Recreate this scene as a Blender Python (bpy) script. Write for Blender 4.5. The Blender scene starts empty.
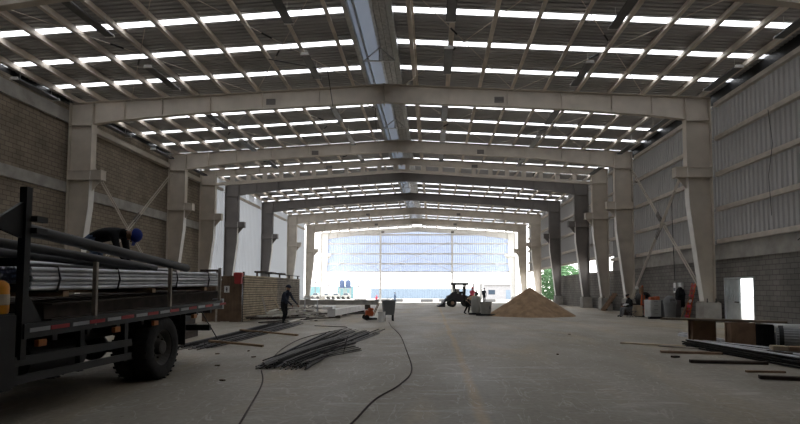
import bpy, bmesh, math, random
from mathutils import Vector, Matrix
R = random.Random(7)
SC = bpy.context.scene
COL = SC.collection
PI = math.pi

# ------------------------------------------------------------------ materials
def mat(name, col, rough=0.7, metal=0.0, var=0.12, scale=3.0, bump=0.0, bscale=30.0, spec=0.35, stretch=(1, 1, 1)):
    m = bpy.data.materials.new(name); m.use_nodes = True
    nt = m.node_tree; N = nt.nodes; L = nt.links
    b = N['Principled BSDF']
    b.inputs['Roughness'].default_value = rough; b.inputs['Metallic'].default_value = metal
    b.inputs['Specular IOR Level'].default_value = spec
    tc = N.new('ShaderNodeTexCoord'); mp = N.new('ShaderNodeMapping'); mp.inputs['Scale'].default_value = stretch
    L.new(tc.outputs['Object'], mp.inputs['Vector'])
    no = N.new('ShaderNodeTexNoise'); no.inputs['Scale'].default_value = scale; no.inputs['Detail'].default_value = 5
    L.new(mp.outputs[0], no.inputs['Vector'])
    cr = N.new('ShaderNodeValToRGB')
    cr.color_ramp.elements[0].position = 0.3; cr.color_ramp.elements[1].position = 0.7
    cr.color_ramp.elements[0].color = tuple(max(0, c * (1 - var)) for c in col[:3]) + (1,)
    cr.color_ramp.elements[1].color = tuple(min(1, c * (1 + var)) for c in col[:3]) + (1,)
    L.new(no.outputs['Fac'], cr.inputs['Fac']); L.new(cr.outputs['Color'], b.inputs['Base Color'])
    if bump:
        n2 = N.new('ShaderNodeTexNoise'); n2.inputs['Scale'].default_value = bscale; n2.inputs['Detail'].default_value = 4
        L.new(tc.outputs['Object'], n2.inputs['Vector'])
        bp = N.new('ShaderNodeBump'); bp.inputs['Strength'].default_value = bump; bp.inputs['Distance'].default_value = 0.02
        L.new(n2.outputs['Fac'], bp.inputs['Height']); L.new(bp.outputs[0], b.inputs['Normal'])
    return m

def block_mat(name, c1, c2, mortar):
    m = bpy.data.materials.new(name); m.use_nodes = True
    nt = m.node_tree; N = nt.nodes; L = nt.links; b = N['Principled BSDF']; b.inputs['Roughness'].default_value = 0.92
    b.inputs['Specular IOR Level'].default_value = 0.15
    tc = N.new('ShaderNodeTexCoord'); sp = N.new('ShaderNodeSeparateXYZ'); cb = N.new('ShaderNodeCombineXYZ')
    L.new(tc.outputs['Object'], sp.inputs[0]); L.new(sp.outputs['Y'], cb.inputs['X']); L.new(sp.outputs['Z'], cb.inputs['Y'])
    br = N.new('ShaderNodeTexBrick'); br.inputs['Scale'].default_value = 1.0
    br.inputs['Brick Width'].default_value = 0.42; br.inputs['Row Height'].default_value = 0.21
    br.inputs['Mortar Size'].default_value = 0.014; br.inputs['Mortar Smooth'].default_value = 0.3; br.inputs['Bias'].default_value = 0.0
    br.inputs['Color1'].default_value = c1 + (1,); br.inputs['Color2'].default_value = c2 + (1,); br.inputs['Mortar'].default_value = mortar + (1,)
    L.new(cb.outputs[0], br.inputs['Vector'])
    no = N.new('ShaderNodeTexNoise'); no.inputs['Scale'].default_value = 0.9; no.inputs['Detail'].default_value = 6
    L.new(tc.outputs['Object'], no.inputs['Vector'])
    mr = N.new('ShaderNodeMapRange'); mr.inputs['From Min'].default_value = 0.3; mr.inputs['From Max'].default_value = 0.7
    mr.inputs['To Min'].default_value = 0.8; mr.inputs['To Max'].default_value = 1.15
    L.new(no.outputs['Fac'], mr.inputs['Value'])
    mx = N.new('ShaderNodeVectorMath'); mx.operation = 'SCALE'
    L.new(br.outputs['Color'], mx.inputs[0]); L.new(mr.outputs[0], mx.inputs['Scale']); L.new(mx.outputs[0], b.inputs['Base Color'])
    bp = N.new('ShaderNodeBump'); bp.inputs['Strength'].default_value = 0.7; bp.inputs['Distance'].default_value = 0.012; bp.invert = True
    L.new(br.outputs['Fac'], bp.inputs['Height']); L.new(bp.outputs[0], b.inputs['Normal'])
    return m

def sheet_mat(name, col, trans, clear=0.0, rough=0.6):
    """translucent roofing sheet: diffuse + light coming through (+ a clear share)"""
    m = bpy.data.materials.new(name); m.use_nodes = True
    nt = m.node_tree; N = nt.nodes; L = nt.links; b = N['Principled BSDF']
    b.inputs['Base Color'].default_value = col + (1,); b.inputs['Roughness'].default_value = rough
    t = N.new('ShaderNodeBsdfTranslucent'); t.inputs['Color'].default_value = col + (1,)
    mx = N.new('ShaderNodeMixShader'); mx.inputs[0].default_value = trans
    L.new(b.outputs[0], mx.inputs[1]); L.new(t.outputs[0], mx.inputs[2])
    out = N['Material Output']; last = mx
    if clear:
        tr = N.new('ShaderNodeBsdfTransparent'); tr.inputs['Color'].default_value = tuple(0.5 + 0.5 * c for c in col) + (1,)
        m2 = N.new('ShaderNodeMixShader'); m2.inputs[0].default_value = clear
        L.new(mx.outputs[0], m2.inputs[1]); L.new(tr.outputs[0], m2.inputs[2]); last = m2
    L.new(last.outputs[0], out.inputs['Surface'])
    return m

def floor_mat():
    m = bpy.data.materials.new('dusty_concrete'); m.use_nodes = True
    nt = m.node_tree; N = nt.nodes; L = nt.links; b = N['Principled BSDF']
    tc = N.new('ShaderNodeTexCoord')
    def noise(scale, stretch, detail=6, dist=0.0):
        mp = N.new('ShaderNodeMapping'); mp.inputs['Scale'].default_value = stretch; L.new(tc.outputs['Object'], mp.inputs[0])
        n = N.new('ShaderNodeTexNoise'); n.inputs['Scale'].default_value = scale; n.inputs['Detail'].default_value = detail
        n.inputs['Distortion'].default_value = dist
        L.new(mp.outputs[0], n.inputs['Vector']); return n
    def ramp(n, p0, c0, p1, c1):
        r = N.new('ShaderNodeValToRGB'); e = r.color_ramp.elements
        e[0].position = p0; e[0].color = c0 + (1,); e[1].position = p1; e[1].color = c1 + (1,)
        L.new(n.outputs['Fac'], r.inputs[0]); return r
    def mix(fac, a, c, mode='MIX'):
        x = N.new('ShaderNodeMix'); x.data_type = 'RGBA'; x.blend_type = mode
        if isinstance(fac, float): x.inputs[0].default_value = fac
        else: L.new(fac, x.inputs[0])
        L.new(a, x.inputs[6])
        if isinstance(c, tuple): x.inputs[7].default_value = c + (1,)
        else: L.new(c, x.inputs[7])
        return x.outputs[2]
    base = ramp(noise(0.35, (1, 0.6, 1)), 0.3, (0.275, 0.248, 0.195), 0.7, (0.39, 0.355, 0.295)).outputs[0]
    # sandy dust drifting along the driving lane
    dust = ramp(noise(0.55, (1, 0.22, 1), 7, 1.2), 0.5, (0, 0, 0), 0.68, (1, 1, 1)).outputs[0]
    c = mix(dust, base, (0.40, 0.335, 0.235))
    # a tan dirt trail along the lane
    sx = N.new('ShaderNodeSeparateXYZ'); L.new(tc.outputs['Object'], sx.inputs[0])
    wob = noise(0.5, (1, 1, 1), 3)
    def mth(op, a, v):
        k = N.new('ShaderNodeMath'); k.operation = op
        L.new(a, k.inputs[0])
        if isinstance(v, (int, float)): k.inputs[1].default_value = v
        else: L.new(v, k.inputs[1])
        return k.outputs[0]
    d = mth('ADD', mth('SUBTRACT', sx.outputs['X'], 2.95), mth('MULTIPLY', wob.outputs['Fac'], 0.22))
    d = mth('ABSOLUTE', mth('SUBTRACT', d, 0.11), 0)
    tr_ = N.new('ShaderNodeMapRange'); tr_.inputs['From Min'].default_value = 0.03; tr_.inputs['From Max'].default_value = 0.11
    tr_.inputs['To Min'].default_value = 0.75; tr_.inputs['To Max'].default_value = 0.0
    L.new(d, tr_.inputs['Value'])
    c = mix(tr_.outputs[0], c, (0.44, 0.33, 0.19))
    # pale curved wheel scuffs
    sc = noise(1.3, (1, 0.35, 1), 3, 2.5)
    scr = ramp(sc, 0.49, (0, 0, 0), 0.5, (1, 1, 1)); e = scr.color_ramp.elements.new(0.515); e.color = (0, 0, 0, 1)
    sub = N.new('ShaderNodeMath'); sub.operation = 'MULTIPLY'; sub.inputs[1].default_value = 0.55
    L.new(scr.outputs[0], sub.inputs[0])
    c = mix(sub.outputs[0], c, (0.56, 0.53, 0.48))
    st = ramp(noise(2.6, (0.35, 1.6, 1), 8, 0.8), 0.56, (0, 0, 0), 0.66, (1, 1, 1)).outputs[0]
    ar = ramp(noise(0.16, (1, 0.7, 1), 2), 0.46, (0, 0, 0), 0.6, (0.6, 0.6, 0.6)).outputs[0]
    sm = N.new('ShaderNodeMix'); sm.data_type = 'RGBA'; sm.blend_type = 'MULTIPLY'; sm.inputs[0].default_value = 1.0
    L.new(st, sm.inputs[6]); L.new(ar, sm.inputs[7])
    c = mix(sm.outputs[2], c, (0.60, 0.58, 0.54))
    dark = ramp(noise(2.2, (1, 0.8, 1), 8), 0.62, (0, 0, 0), 0.78, (1, 1, 1))
    mu = N.new('ShaderNodeMath'); mu.operation = 'MULTIPLY'; mu.inputs[1].default_value = 0.45; L.new(dark.outputs[0], mu.inputs[0])
    c = mix(mu.outputs[0], c, (0.17, 0.155, 0.135))
    spk = ramp(noise(7.0, (1, 1, 1), 2), 0.72, (0, 0, 0), 0.76, (0.8, 0.8, 0.8)).outputs[0]
    c = mix(spk, c, (0.13, 0.105, 0.08))
    fine = ramp(noise(14, (1, 1, 1), 5), 0.3, (0.86, 0.86, 0.86), 0.7, (1.1, 1.1, 1.1)).outputs[0]
    c = mix(1.0, c, fine, 'MULTIPLY')
    L.new(c, b.inputs['Base Color'])
    rr = ramp(noise(0.8, (1, 0.5, 1)), 0.3, (0.42,) * 3, 0.7, (0.72,) * 3); L.new(rr.outputs[0], b.inputs['Roughness'])
    b.inputs['Specular IOR Level'].default_value = 0.4
    bp = N.new('ShaderNodeBump'); bp.inputs['Strength'].default_value = 0.25; bp.inputs['Distance'].default_value = 0.02
    L.new(noise(9, (1, 1, 1)).outputs['Fac'], bp.inputs['Height']); L.new(bp.outputs[0], b.inputs['Normal'])
    return m

M = {}
M['floor'] = floor_mat()
M['cream'] = mat('cream_steel_paint', (0.55, 0.495, 0.425), 0.55, 0, 0.1, 1.5)
M['greyframe'] = mat('grey_steel_primer', (0.17, 0.155, 0.145), 0.6, 0, 0.1, 1.5)
M['purlin'] = mat('purlin_primer', (0.68, 0.61, 0.53), 0.6, 0, 0.2, 1.2)
M['roof'] = mat('roof_sheet', (0.37, 0.365, 0.365), 0.5, 0.0, 0.12, 0.5)
M['skylight'] = sheet_mat('skylight_sheet', (0.93, 0.96, 1.0), 0.85, 0.55)
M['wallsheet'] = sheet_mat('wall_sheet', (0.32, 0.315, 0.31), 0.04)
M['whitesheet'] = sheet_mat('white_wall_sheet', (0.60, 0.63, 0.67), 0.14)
M['endsheet'] = sheet_mat('end_wall_sheet', (0.54, 0.63, 0.82), 0.28)
M['paleflange'] = mat('pale_flange', (0.78, 0.76, 0.72), 0.5, 0, 0.06)
M['darkbar'] = mat('dark_bar_steel', (0.03, 0.028, 0.027), 0.8, 0.0, 0.3, 20, spec=0.15)
M['greypipe'] = mat('grey_ribbed_pipe', (0.24, 0.245, 0.25), 0.5, 0.2, 0.15, 5)
M['glaresteel'] = mat('cream_steel_glare', (0.85, 0.84, 0.82), 0.6, 0, 0.05)  # cream steel whitened in its colour to imitate glare at the open end
M['tape_white'] = mat('dirty_white_tape', (0.34, 0.34, 0.35), 0.5)
M['tape_red'] = mat('dirty_red_tape', (0.35, 0.03, 0.035), 0.5)
M['lightdim'] = mat('dirty_amber_lens', (0.35, 0.12, 0.03), 0.4)
M['girt'] = mat('girt_steel', (0.52, 0.47, 0.41), 0.6)
M['blockL'] = block_mat('brown_block', (0.30, 0.255, 0.20), (0.25, 0.21, 0.165), (0.13, 0.11, 0.09))
M['blockR'] = block_mat('grey_block', (0.25, 0.235, 0.22), (0.21, 0.2, 0.185), (0.11, 0.105, 0.1))
M['concrete'] = mat('cast_concrete', (0.36, 0.345, 0.32), 0.9, 0, 0.2, 2.0, 0.3)
M['galv'] = mat('galvanised_steel', (0.55, 0.56, 0.58), 0.38, 0.85, 0.18, 4)
M['galvpaint'] = mat('dull_zinc', (0.62, 0.62, 0.61), 0.55, 0.0, 0.15, 5)
M['ventpanel'] = sheet_mat('vent_translucent', (0.62, 0.66, 0.72), 0.24)
M['ventdark'] = mat('vent_dark_sheet', (0.5, 0.49, 0.48), 0.45, 0.5, 0.3, 6)
M['black'] = mat('black_paint', (0.018, 0.018, 0.019), 0.5, 0, 0.3, 4)
M['blacksteel'] = mat('black_steel_pipe', (0.014, 0.0135, 0.0135), 0.45, 0.0, 0.3, 3)
M['rubber'] = mat('tyre_rubber', (0.022, 0.021, 0.02), 0.85, 0, 0.3, 12, 0.3)
M['rim'] = mat('wheel_rim', (0.06, 0.055, 0.05), 0.6, 0.3)
M['red'] = mat('red_paint', (0.42, 0.05, 0.05), 0.5)
M['white'] = mat('white_paint', (0.75, 0.75, 0.74), 0.5)
M['whitedoor'] = mat('white_door_metal', (0.62, 0.66, 0.68), 0.45)
M['orange'] = mat('orange_paint', (0.75, 0.30, 0.02), 0.4)
M['blue'] = mat('blue_cap_cloth', (0.02, 0.04, 0.25), 0.8)
M['skin'] = mat('skin', (0.28, 0.16, 0.10), 0.6)
M['cloth_black'] = mat('black_cloth', (0.012, 0.012, 0.014), 0.9, 0, 0.3, 15)
M['cloth_navy'] = mat('navy_cloth', (0.03, 0.036, 0.055), 0.9, 0, 0.3, 15)
M['jeans'] = mat('blue_denim', (0.10, 0.15, 0.25), 0.9, 0, 0.3, 15)
M['greycloth'] = mat('grey_trousers', (0.17, 0.175, 0.19), 0.9, 0, 0.2, 15)
M['tan'] = mat('tan_shirt', (0.5, 0.34, 0.22), 0.9)
M['pink'] = mat('pink_red_cloth', (0.75, 0.10, 0.16), 0.8)
M['wood'] = mat('raw_pine', (0.30, 0.20, 0.12), 0.8, 0, 0.25, 5, 0.2, 20, stretch=(1, 8, 8))
M['oldwood'] = mat('weathered_wood', (0.36, 0.32, 0.27), 0.85, 0, 0.3, 4, 0.2)
M['brownboard'] = mat('brown_board', (0.13, 0.085, 0.055), 0.8, 0, 0.3, 3)
M['slat'] = mat('tan_slat', (0.52, 0.43, 0.31), 0.8, 0, 0.25, 4)
M['darkwood'] = mat('dark_timber', (0.07, 0.055, 0.045), 0.85, 0, 0.3, 6)
M['rust'] = mat('rusty_plate', (0.27, 0.175, 0.115), 0.75, 0.0, 0.3, 3)
M['rebar'] = mat('rebar_steel', (0.11, 0.105, 0.10), 0.5, 0.2, 0.3, 20)
M['hose'] = mat('dark_hose', (0.05, 0.035, 0.03), 0.7)
M['sand'] = mat('sand', (0.32, 0.215, 0.13), 0.95, 0, 0.25, 2.5, 1.0, 9)
M['grey'] = mat('grey_plastic', (0.16, 0.165, 0.17), 0.55)
M['machine'] = mat('machine_grey', (0.32, 0.32, 0.30), 0.6)
M['cabinet'] = mat('grey_cabinet', (0.52, 0.53, 0.52), 0.5)
M['cabinetdark'] = mat('dark_grey_cabinet', (0.11, 0.11, 0.11), 0.6)
M['safety'] = mat('safety_orange', (0.55, 0.12, 0.04), 0.6)
M['tractor'] = mat('dark_tractor_paint', (0.035, 0.033, 0.04), 0.55)
M['fixture'] = mat('lamp_housing', (0.06, 0.06, 0.06), 0.5)
M['lens'] = mat('unlit_lamp_cover', (0.10, 0.10, 0.10), 0.35)
M['dirt'] = mat('pale_yard_ground', (0.55, 0.52, 0.47), 0.95, 0, 0.15, 0.3)
M['bluefence'] = mat('blue_hoarding', (0.21, 0.27, 0.34), 0.7)
M['tealfence'] = mat('teal_hoarding', (0.18, 0.31, 0.33), 0.7)
M['bluetank'] = mat('blue_tank_plastic', (0.06, 0.09, 0.17), 0.5)
M['leaf'] = mat('tree_leaf', (0.16, 0.30, 0.15), 0.8, 0, 0.5, 6)
M['bark'] = mat('tree_bark', (0.12, 0.09, 0.06), 0.9)
M['barrier'] = mat('yard_concrete', (0.17, 0.17, 0.165), 0.9)
M['bldg'] = mat('pale_building', (0.33, 0.33, 0.34), 0.8)
M['glassdark'] = mat('dark_window', (0.05, 0.07, 0.1), 0.15)
M['greenglass'] = mat('glass_green', (0.1, 0.3, 0.2), 0.2)

# ------------------------------------------------------------------ mesh builder
class MB:
    def __init__(s): s.v = []; s.f = []; s.mi = []; s.cur = 0
    def add(s, vs, fs):
        o = len(s.v); s.v += [tuple(v) for v in vs]
        for f in fs: s.f.append(tuple(i + o for i in f)); s.mi.append(s.cur)
        return s
    def box(s, c, d, rot=None):
        hx, hy, hz = d[0] / 2, d[1] / 2, d[2] / 2
        vs = [Vector((x, y, z)) for x in (-hx, hx) for y in (-hy, hy) for z in (-hz, hz)]
        if rot is not None:
            vs = [rot @ v for v in vs]
        vs = [v + Vector(c) for v in vs]
        return s.add(vs, [(0, 1, 3, 2), (4, 6, 7, 5), (0, 4, 5, 1), (2, 3, 7, 6), (0, 2, 6, 4), (1, 5, 7, 3)])
    def bb(s, a, b):
        return s.box([(p + q) / 2 for p, q in zip(a, b)], [abs(q - p) for p, q in zip(a, b)])
    def beam(s, a, b, w, h, up=(0, 0, 1)):
        a, b = Vector(a), Vector(b); d = (b - a); L = d.length; d.normalize()
        u = Vector(up); x = d.cross(u)
        if x.length < 1e-4: x = d.cross(Vector((0, 1, 0)))
        x.normalize(); z = x.cross(d)
        rot = Matrix((x, d, z)).transposed()
        return s.box((a + b) / 2, (w, L, h), rot)
    def tube(s, pts, r, n=8, cap=True):
        pts = [Vector(p) for p in pts]; rs = r if isinstance(r, (list, tuple)) else [r] * len(pts)
        rings = []; prev = None
        for i, p in enumerate(pts):
            t = (pts[min(i + 1, len(pts) - 1)] - pts[max(i - 1, 0)])
            t = t.normalized() if t.length > 1e-9 else Vector((0, 0, 1))
            if prev is None:
                u = Vector((0, 0, 1)) if abs(t.z) < 0.9 else Vector((1, 0, 0))
                x = t.cross(u).normalized()
            else:
                x = prev - t * prev.dot(t); x.normalize()
            prev = x; y = t.cross(x)
            rings.append([p + (x * math.cos(2 * PI * k / n) + y * math.sin(2 * PI * k / n)) * rs[i] for k in range(n)])
        vs = [v for rg in rings for v in rg]; fs = []
        for i in range(len(pts) - 1):
            for k in range(n):
                a = i * n + k; b2 = i * n + (k + 1) % n
                fs.append((a, b2, b2 + n, a + n))
        if cap: fs.append(tuple(range(n - 1, -1, -1))); fs.append(tuple((len(pts) - 1) * n + k for k in range(n)))
        return s.add(vs, fs)
    def prism(s, poly, a, b, axis='y'):
        """polygon (2-D) extruded from a to b along axis; poly in the two other axes"""
        n = len(poly)
        def P(p, t): return (p[0], t, p[1]) if axis == 'y' else ((t, p[0], p[1]) if axis == 'x' else (p[0], p[1], t))
        vs = [P(p, a) for p in poly] + [P(p, b) for p in poly]
        fs = [tuple(range(n)), tuple(range(2 * n - 1, n - 1, -1))]
        for i in range(n): j = (i + 1) % n; fs.append((i, i + n, j + n, j))
        return s.add(vs, fs)
    def lathe(s, prof, n=20, c=(0, 0, 0), axis='z', a0=0, a1=2 * PI):
        full = abs(a1 - a0 - 2 * PI) < 1e-6; m = n if full else n + 1
        vs = []
        for r, z in prof:
            for k in range(m):
                t = a0 + (a1 - a0) * k / n; x, y = r * math.cos(t), r * math.sin(t)
                p = (x, y, z) if axis == 'z' else ((z, x, y) if axis == 'x' else (x, z, y))
                vs.append((p[0] + c[0], p[1] + c[1], p[2] + c[2]))
        fs = []
        for i in range(len(prof) - 1):
            for k in range(n):
                k2 = (k + 1) % m
                fs.append((i * m + k, i * m + k2, (i + 1) * m + k2, (i + 1) * m + k))
        return s.add(vs, fs)
    def ball(s, c, r, n=10, sc=(1, 1, 1)):
        prof = [(max(1e-4, math.sin(PI * i / n)), -math.cos(PI * i / n)) for i in range(n + 1)]
        o = len(s.v); s.lathe(prof, n + 2)
        for i in range(o, len(s.v)):
            v = s.v[i]; s.v[i] = (c[0] + v[0] * r * sc[0], c[1] + v[1] * r * sc[1], c[2] + v[2] * r * sc[2])
        return s
    def build(s, name, m, parent=None, smooth=False, bevel=0.0):
        me = bpy.data.meshes.new(name); me.from_pydata(s.v, [], s.f)
        ms = m if isinstance(m, (list, tuple)) else [m]
        for k in ms: me.materials.append(k)
        bm = bmesh.new(); bm.from_mesh(me)
        for f, i in zip(bm.faces, s.mi): f.material_index = i
        bmesh.ops.recalc_face_normals(bm, faces=bm.faces[:])
        if bevel:
            bmesh.ops.bevel(bm, geom=[e for e in bm.edges if len(e.link_faces) == 2 and e.calc_face_angle(0) > 0.6], offset=bevel, segments=2, affect='EDGES', clamp_overlap=True)
        bm.to_mesh(me); bm.free()
        if smooth:
            for p in me.polygons: p.use_smooth = True
            me.set_sharp_from_angle(angle=math.radians(40))
        o = bpy.data.objects.new(name, me); COL.objects.link(o)
        if parent is not None: o.parent = parent
        return o

def tag(o, label=None, cat=None, group=None, kind=None):
    if label: o['label'] = label
    if cat: o['category'] = cat
    if group: o['group'] = group
    if kind: o['kind'] = kind
    return o
def thing(name, label, cat, loc=(0, 0, 0), rz=0.0, group=None):
    o = bpy.data.objects.new(name, None); COL.objects.link(o); o.empty_display_size = 0.2
    o.location = loc; o.rotation_euler = (0, 0, rz)
    return tag(o, label, cat, group)
KIDS = {}
def copy_tree(o, parent=None):
    c = o.copy(); COL.objects.link(c); c.parent = parent
    for ch in list(o.children): copy_tree(ch, c)
    return c
ORD = 'zeroth first second third fourth fifth sixth seventh eighth ninth tenth eleventh twelfth'.split()

# ------------------------------------------------------------------ the building's lines
BAY = 9.713
YA = 24.95
FY = {'P': YA - 2 * BAY, 'O': YA - BAY, 'A': YA, 'B': YA + BAY, 'C': YA + 1.5 * BAY, 'D': YA + 2 * BAY, 'E': YA + 3 * BAY, 'F': YA + 4 * BAY, 'G': YA + 5 * BAY, 'H': YA + 6 * BAY}
YB = -9.0                     # where the hall is closed behind the photographer
YH = FY['H']
W = 15.6; ZE = 10.7
RZ = [(-20, 11.68), (15, 11.68), (24.95, 11.52), (34.66, 11.6), (54.1, 11.66), (120, 11.66)]
def zridge(y):
    for (a, za), (b, zb) in zip(RZ, RZ[1:]):
        if y <= b: return za + (zb - za) * (y - a) / (b - a)
    return RZ[-1][1]
def ztop(x, y):               # top of the rafters
    return ZE + (zridge(y) - ZE) * (1 - abs(x) / W)
PUR = 0.32                    # purlin depth: the sheets lie on them
def gz(y):                    # floor level: the yard end lies a little lower
    if y < 60: return 0.0
    if y < 84: return -0.5 * (y - 60) / 24
    return -0.5

# ------------------------------------------------------------------ floor, ground
b = MB(); ys = [YB - 0.3, 0, 20, 40, 60, 68, 76, 84.2]
vs = []; fs = []
for y in ys: vs += [(-16.4, y, gz(y)), (16.4, y, gz(y))]
n0 = len(vs)
for y in ys: vs += [(-16.4, y, gz(y) - 0.4), (16.4, y, gz(y) - 0.4)]
for i in range(len(ys) - 1):
    fs += [(2 * i, 2 * i + 1, 2 * i + 3, 2 * i + 2), (n0 + 2 * i, n0 + 2 * i + 2, n0 + 2 * i + 3, n0 + 2 * i + 1),
           (2 * i, 2 * i + 2, n0 + 2 * i + 2, n0 + 2 * i), (2 * i + 1, n0 + 2 * i + 1, n0 + 2 * i + 3, 2 * i + 3)]
fs += [(0, n0, n0 + 1, 1), (2 * len(ys) - 2, 2 * len(ys) - 1, n0 + 2 * len(ys) - 1, n0 + 2 * len(ys) - 2)]
b.add(vs, fs); tag(b.build('floor', M['floor']), 'dusty grey brown concrete slab through the whole hall', 'floor', kind='structure')
b = MB(); b.add([(-140, -60, -0.62), (140, -60, -0.62), (140, 320, -0.62), (-140, 320, -0.62)], [(0, 1, 2, 3)])
tag(b.build('ground', M['dirt']), 'pale dry yard ground around the open hall', 'ground', kind='structure')
# ------------------------------------------------------------------ roof
def corr(ya, yb, pitch, h):
    """trapezoid wave along one axis: list of (t, dz)"""
    out = []; t = ya
    while t < yb - 1e-6:
        for q, z in ((0, 0), (0.55, 0), (0.68, h), (0.87, h)):
            tt = t + q * pitch
            if tt < yb: out.append((tt, z))
        t += pitch
    out.append((yb, 0)); return out
OPEN = 0.88                   # half width of the ridge opening
XE = 16.35
STRIP = 0.37
strips = []
bays_from = YA - 3 * BAY
for k in range(0, 40):
    y = bays_from + 0.9 + k * BAY / 4
    if y > YH - 0.7: break
    if y > 5: strips.append(y)
def roof_pt(sx, x, y, dz=0.0): return (sx * x, y, ztop(x, y) + PUR + dz)
for sx, nm in ((-1, 'left'), (1, 'right')):
    b = MB(); edges = [YB] + [e for y in strips for e in (y, y + STRIP)] + [YH + 1.0]
    for a, c in zip(edges[0::2], edges[1::2]):
        prof = corr(a, c, 0.24, 0.045); vs = []
        for t, dz in prof: vs += [roof_pt(sx, OPEN, t, dz), roof_pt(sx, XE, t, dz)]
        b.add(vs, [(2 * i, 2 * i + 1, 2 * i + 3, 2 * i + 2) for i in range(len(prof) - 1)])
    o = b.build('ceiling', M['roof']); tag(o, 'dark ribbed roof sheets on the %s wall slope' % ('block' if sx < 0 else 'sheet clad'), 'roof', kind='structure')
wn = 1
for y in strips:
    for sx in (-1, 1):
        b = MB(); prof = corr(y - 0.02, y + STRIP + 0.02, 0.24, 0.045); vs = []
        for t, dz in prof: vs += [roof_pt(sx, OPEN, t, dz + 0.012), roof_pt(sx, XE, t, dz + 0.012)]
        b.add(vs, [(2 * i, 2 * i + 1, 2 * i + 3, 2 * i + 2) for i in range(len(prof) - 1)])
        tag(b.build('window_%d' % wn, M['skylight']), kind='structure'); wn += 1

# ------------------------------------------------------------------ ridge ventilator
t = thing('ridge_ventilator', 'long galvanised ridge ventilator with pale panel along the roof peak', 'roof ventilator', (0, 0, 0))
ysv = [YB, 0, 15, YA, FY['B'], FY['C'], FY['D'], FY['E'], FY['F'], FY['G'], YH + 0.9]
def vrun(name, poly, m):
    b = MB(); vs = []; n = len(poly)
    for y in ysv: vs += [(x, y, zridge(y) + PUR + z) for x, z in poly]
    fs = []
    for i in range(len(ysv) - 1):
        for k in range(n):
            k2 = (k + 1) % n; fs.append((i * n + k, i * n + k2, (i + 1) * n + k2, (i + 1) * n + k))
    fs += [tuple(range(n)), tuple((len(ysv) - 1) * n + k for k in range(n))]
    b.add(vs, fs); return b.build(name, m, t)
for sx in (-1, 1):
    vrun('upstand', [(sx * 0.86, -0.32), (sx * 0.89, -0.32), (sx * 0.89, 0.42), (sx * 0.86, 0.42)], M['galv'])
    vrun('edge_flange', [(sx * 0.72, -0.34), (sx * 0.89, -0.34), (sx * 0.89, -0.31), (sx * 0.75, -0.31), (sx * 0.75, -0.2), (sx * 0.72, -0.2)], M['galvpaint'])
    vrun('inner_rail', [(sx * 0.6, 0.2), (sx * 0.66, 0.2), (sx * 0.66, 0.4), (sx * 0.6, 0.4)], M['galvpaint'])
vrun('pale_panel', [(-0.86, 0.40), (0.0, 0.44), (0.0, 0.46), (-0.86, 0.42)], M['ventpanel'])
vrun('dark_panel', [(0.0, 0.44), (0.86, 0.40), (0.86, 0.42), (0.0, 0.46)], M['ventdark'])
vrun('mid_rail', [(-0.06, 0.34), (0.06, 0.34), (0.06, 0.44), (-0.06, 0.44)], M['galv'])
for xx in (0.25, 0.5): vrun('rib', [(xx, 0.36), (xx + 0.05, 0.36), (xx + 0.05, 0.415), (xx, 0.415)], M['ventdark'])
y = 8.0
while y < YH:
    z = zridge(y) + PUR
    b = MB(); b.box((0, y, z - 0.24), (1.5, 0.12, 0.02)); b.box((0, y, z + 0.05), (0.05, 0.05, 0.6)); b.beam((-0.7, y, z - 0.22), (0, y, z + 0.35), 0.04, 0.04)
    b.beam((0.7, y, z - 0.22), (0, y, z + 0.35), 0.04, 0.04)
    b.build('cross_tie', M['galvpaint'], t); y += BAY / 2

# ------------------------------------------------------------------ purlins
pys = [YB, 15, YA, FY['B'], FY['C'], FY['D'], FY['E'], FY['F'], FY['G'], YH + 0.8]
for sx in (-1, 1):
    xs = [0.05 * -sx * -1 * 0 + 1.57 * k for k in range(1, 10)] + [15.35]
    for k, x in enumerate(xs, 1):
        prof = [(0.00, 0.0), (0.15, 0.0), (0.15, 0.04), (0.135, 0.04), (0.135, 0.012), (0.012, 0.012), (0.012, PUR - 0.012), (-0.075, PUR - 0.012), (-0.075, PUR - 0.03), (-0.09, PUR - 0.03), (-0.09, PUR), (0.0, PUR)]
        b = MB(); vs = []; n = len(prof)
        for y in pys:
            for px, pz in prof: vs.append((sx * (x - px), y, ztop(x, y) + pz - 0.002))
        fs = [tuple(range(n)), tuple((len(pys) - 1) * n + q for q in range(n))]
        for i in range(len(pys) - 1):
            for q in range(n):
                q2 = (q + 1) % n; fs.append((i * n + q, i * n + q2, (i + 1) * n + q2, (i + 1) * n + q))
        b.add(vs, fs)
        side = 'block wall' if sx < 0 else 'sheet clad wall'
        lab = ('cream steel roof purlin, %s from the ridge on the %s slope' % (ORD[k], side)) if k < 10 else 'cream steel eaves purlin running above the %s' % side
        tag(b.build('roof_purlin', M['purlin']), lab, 'purlin', 'roof purlins')

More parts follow.
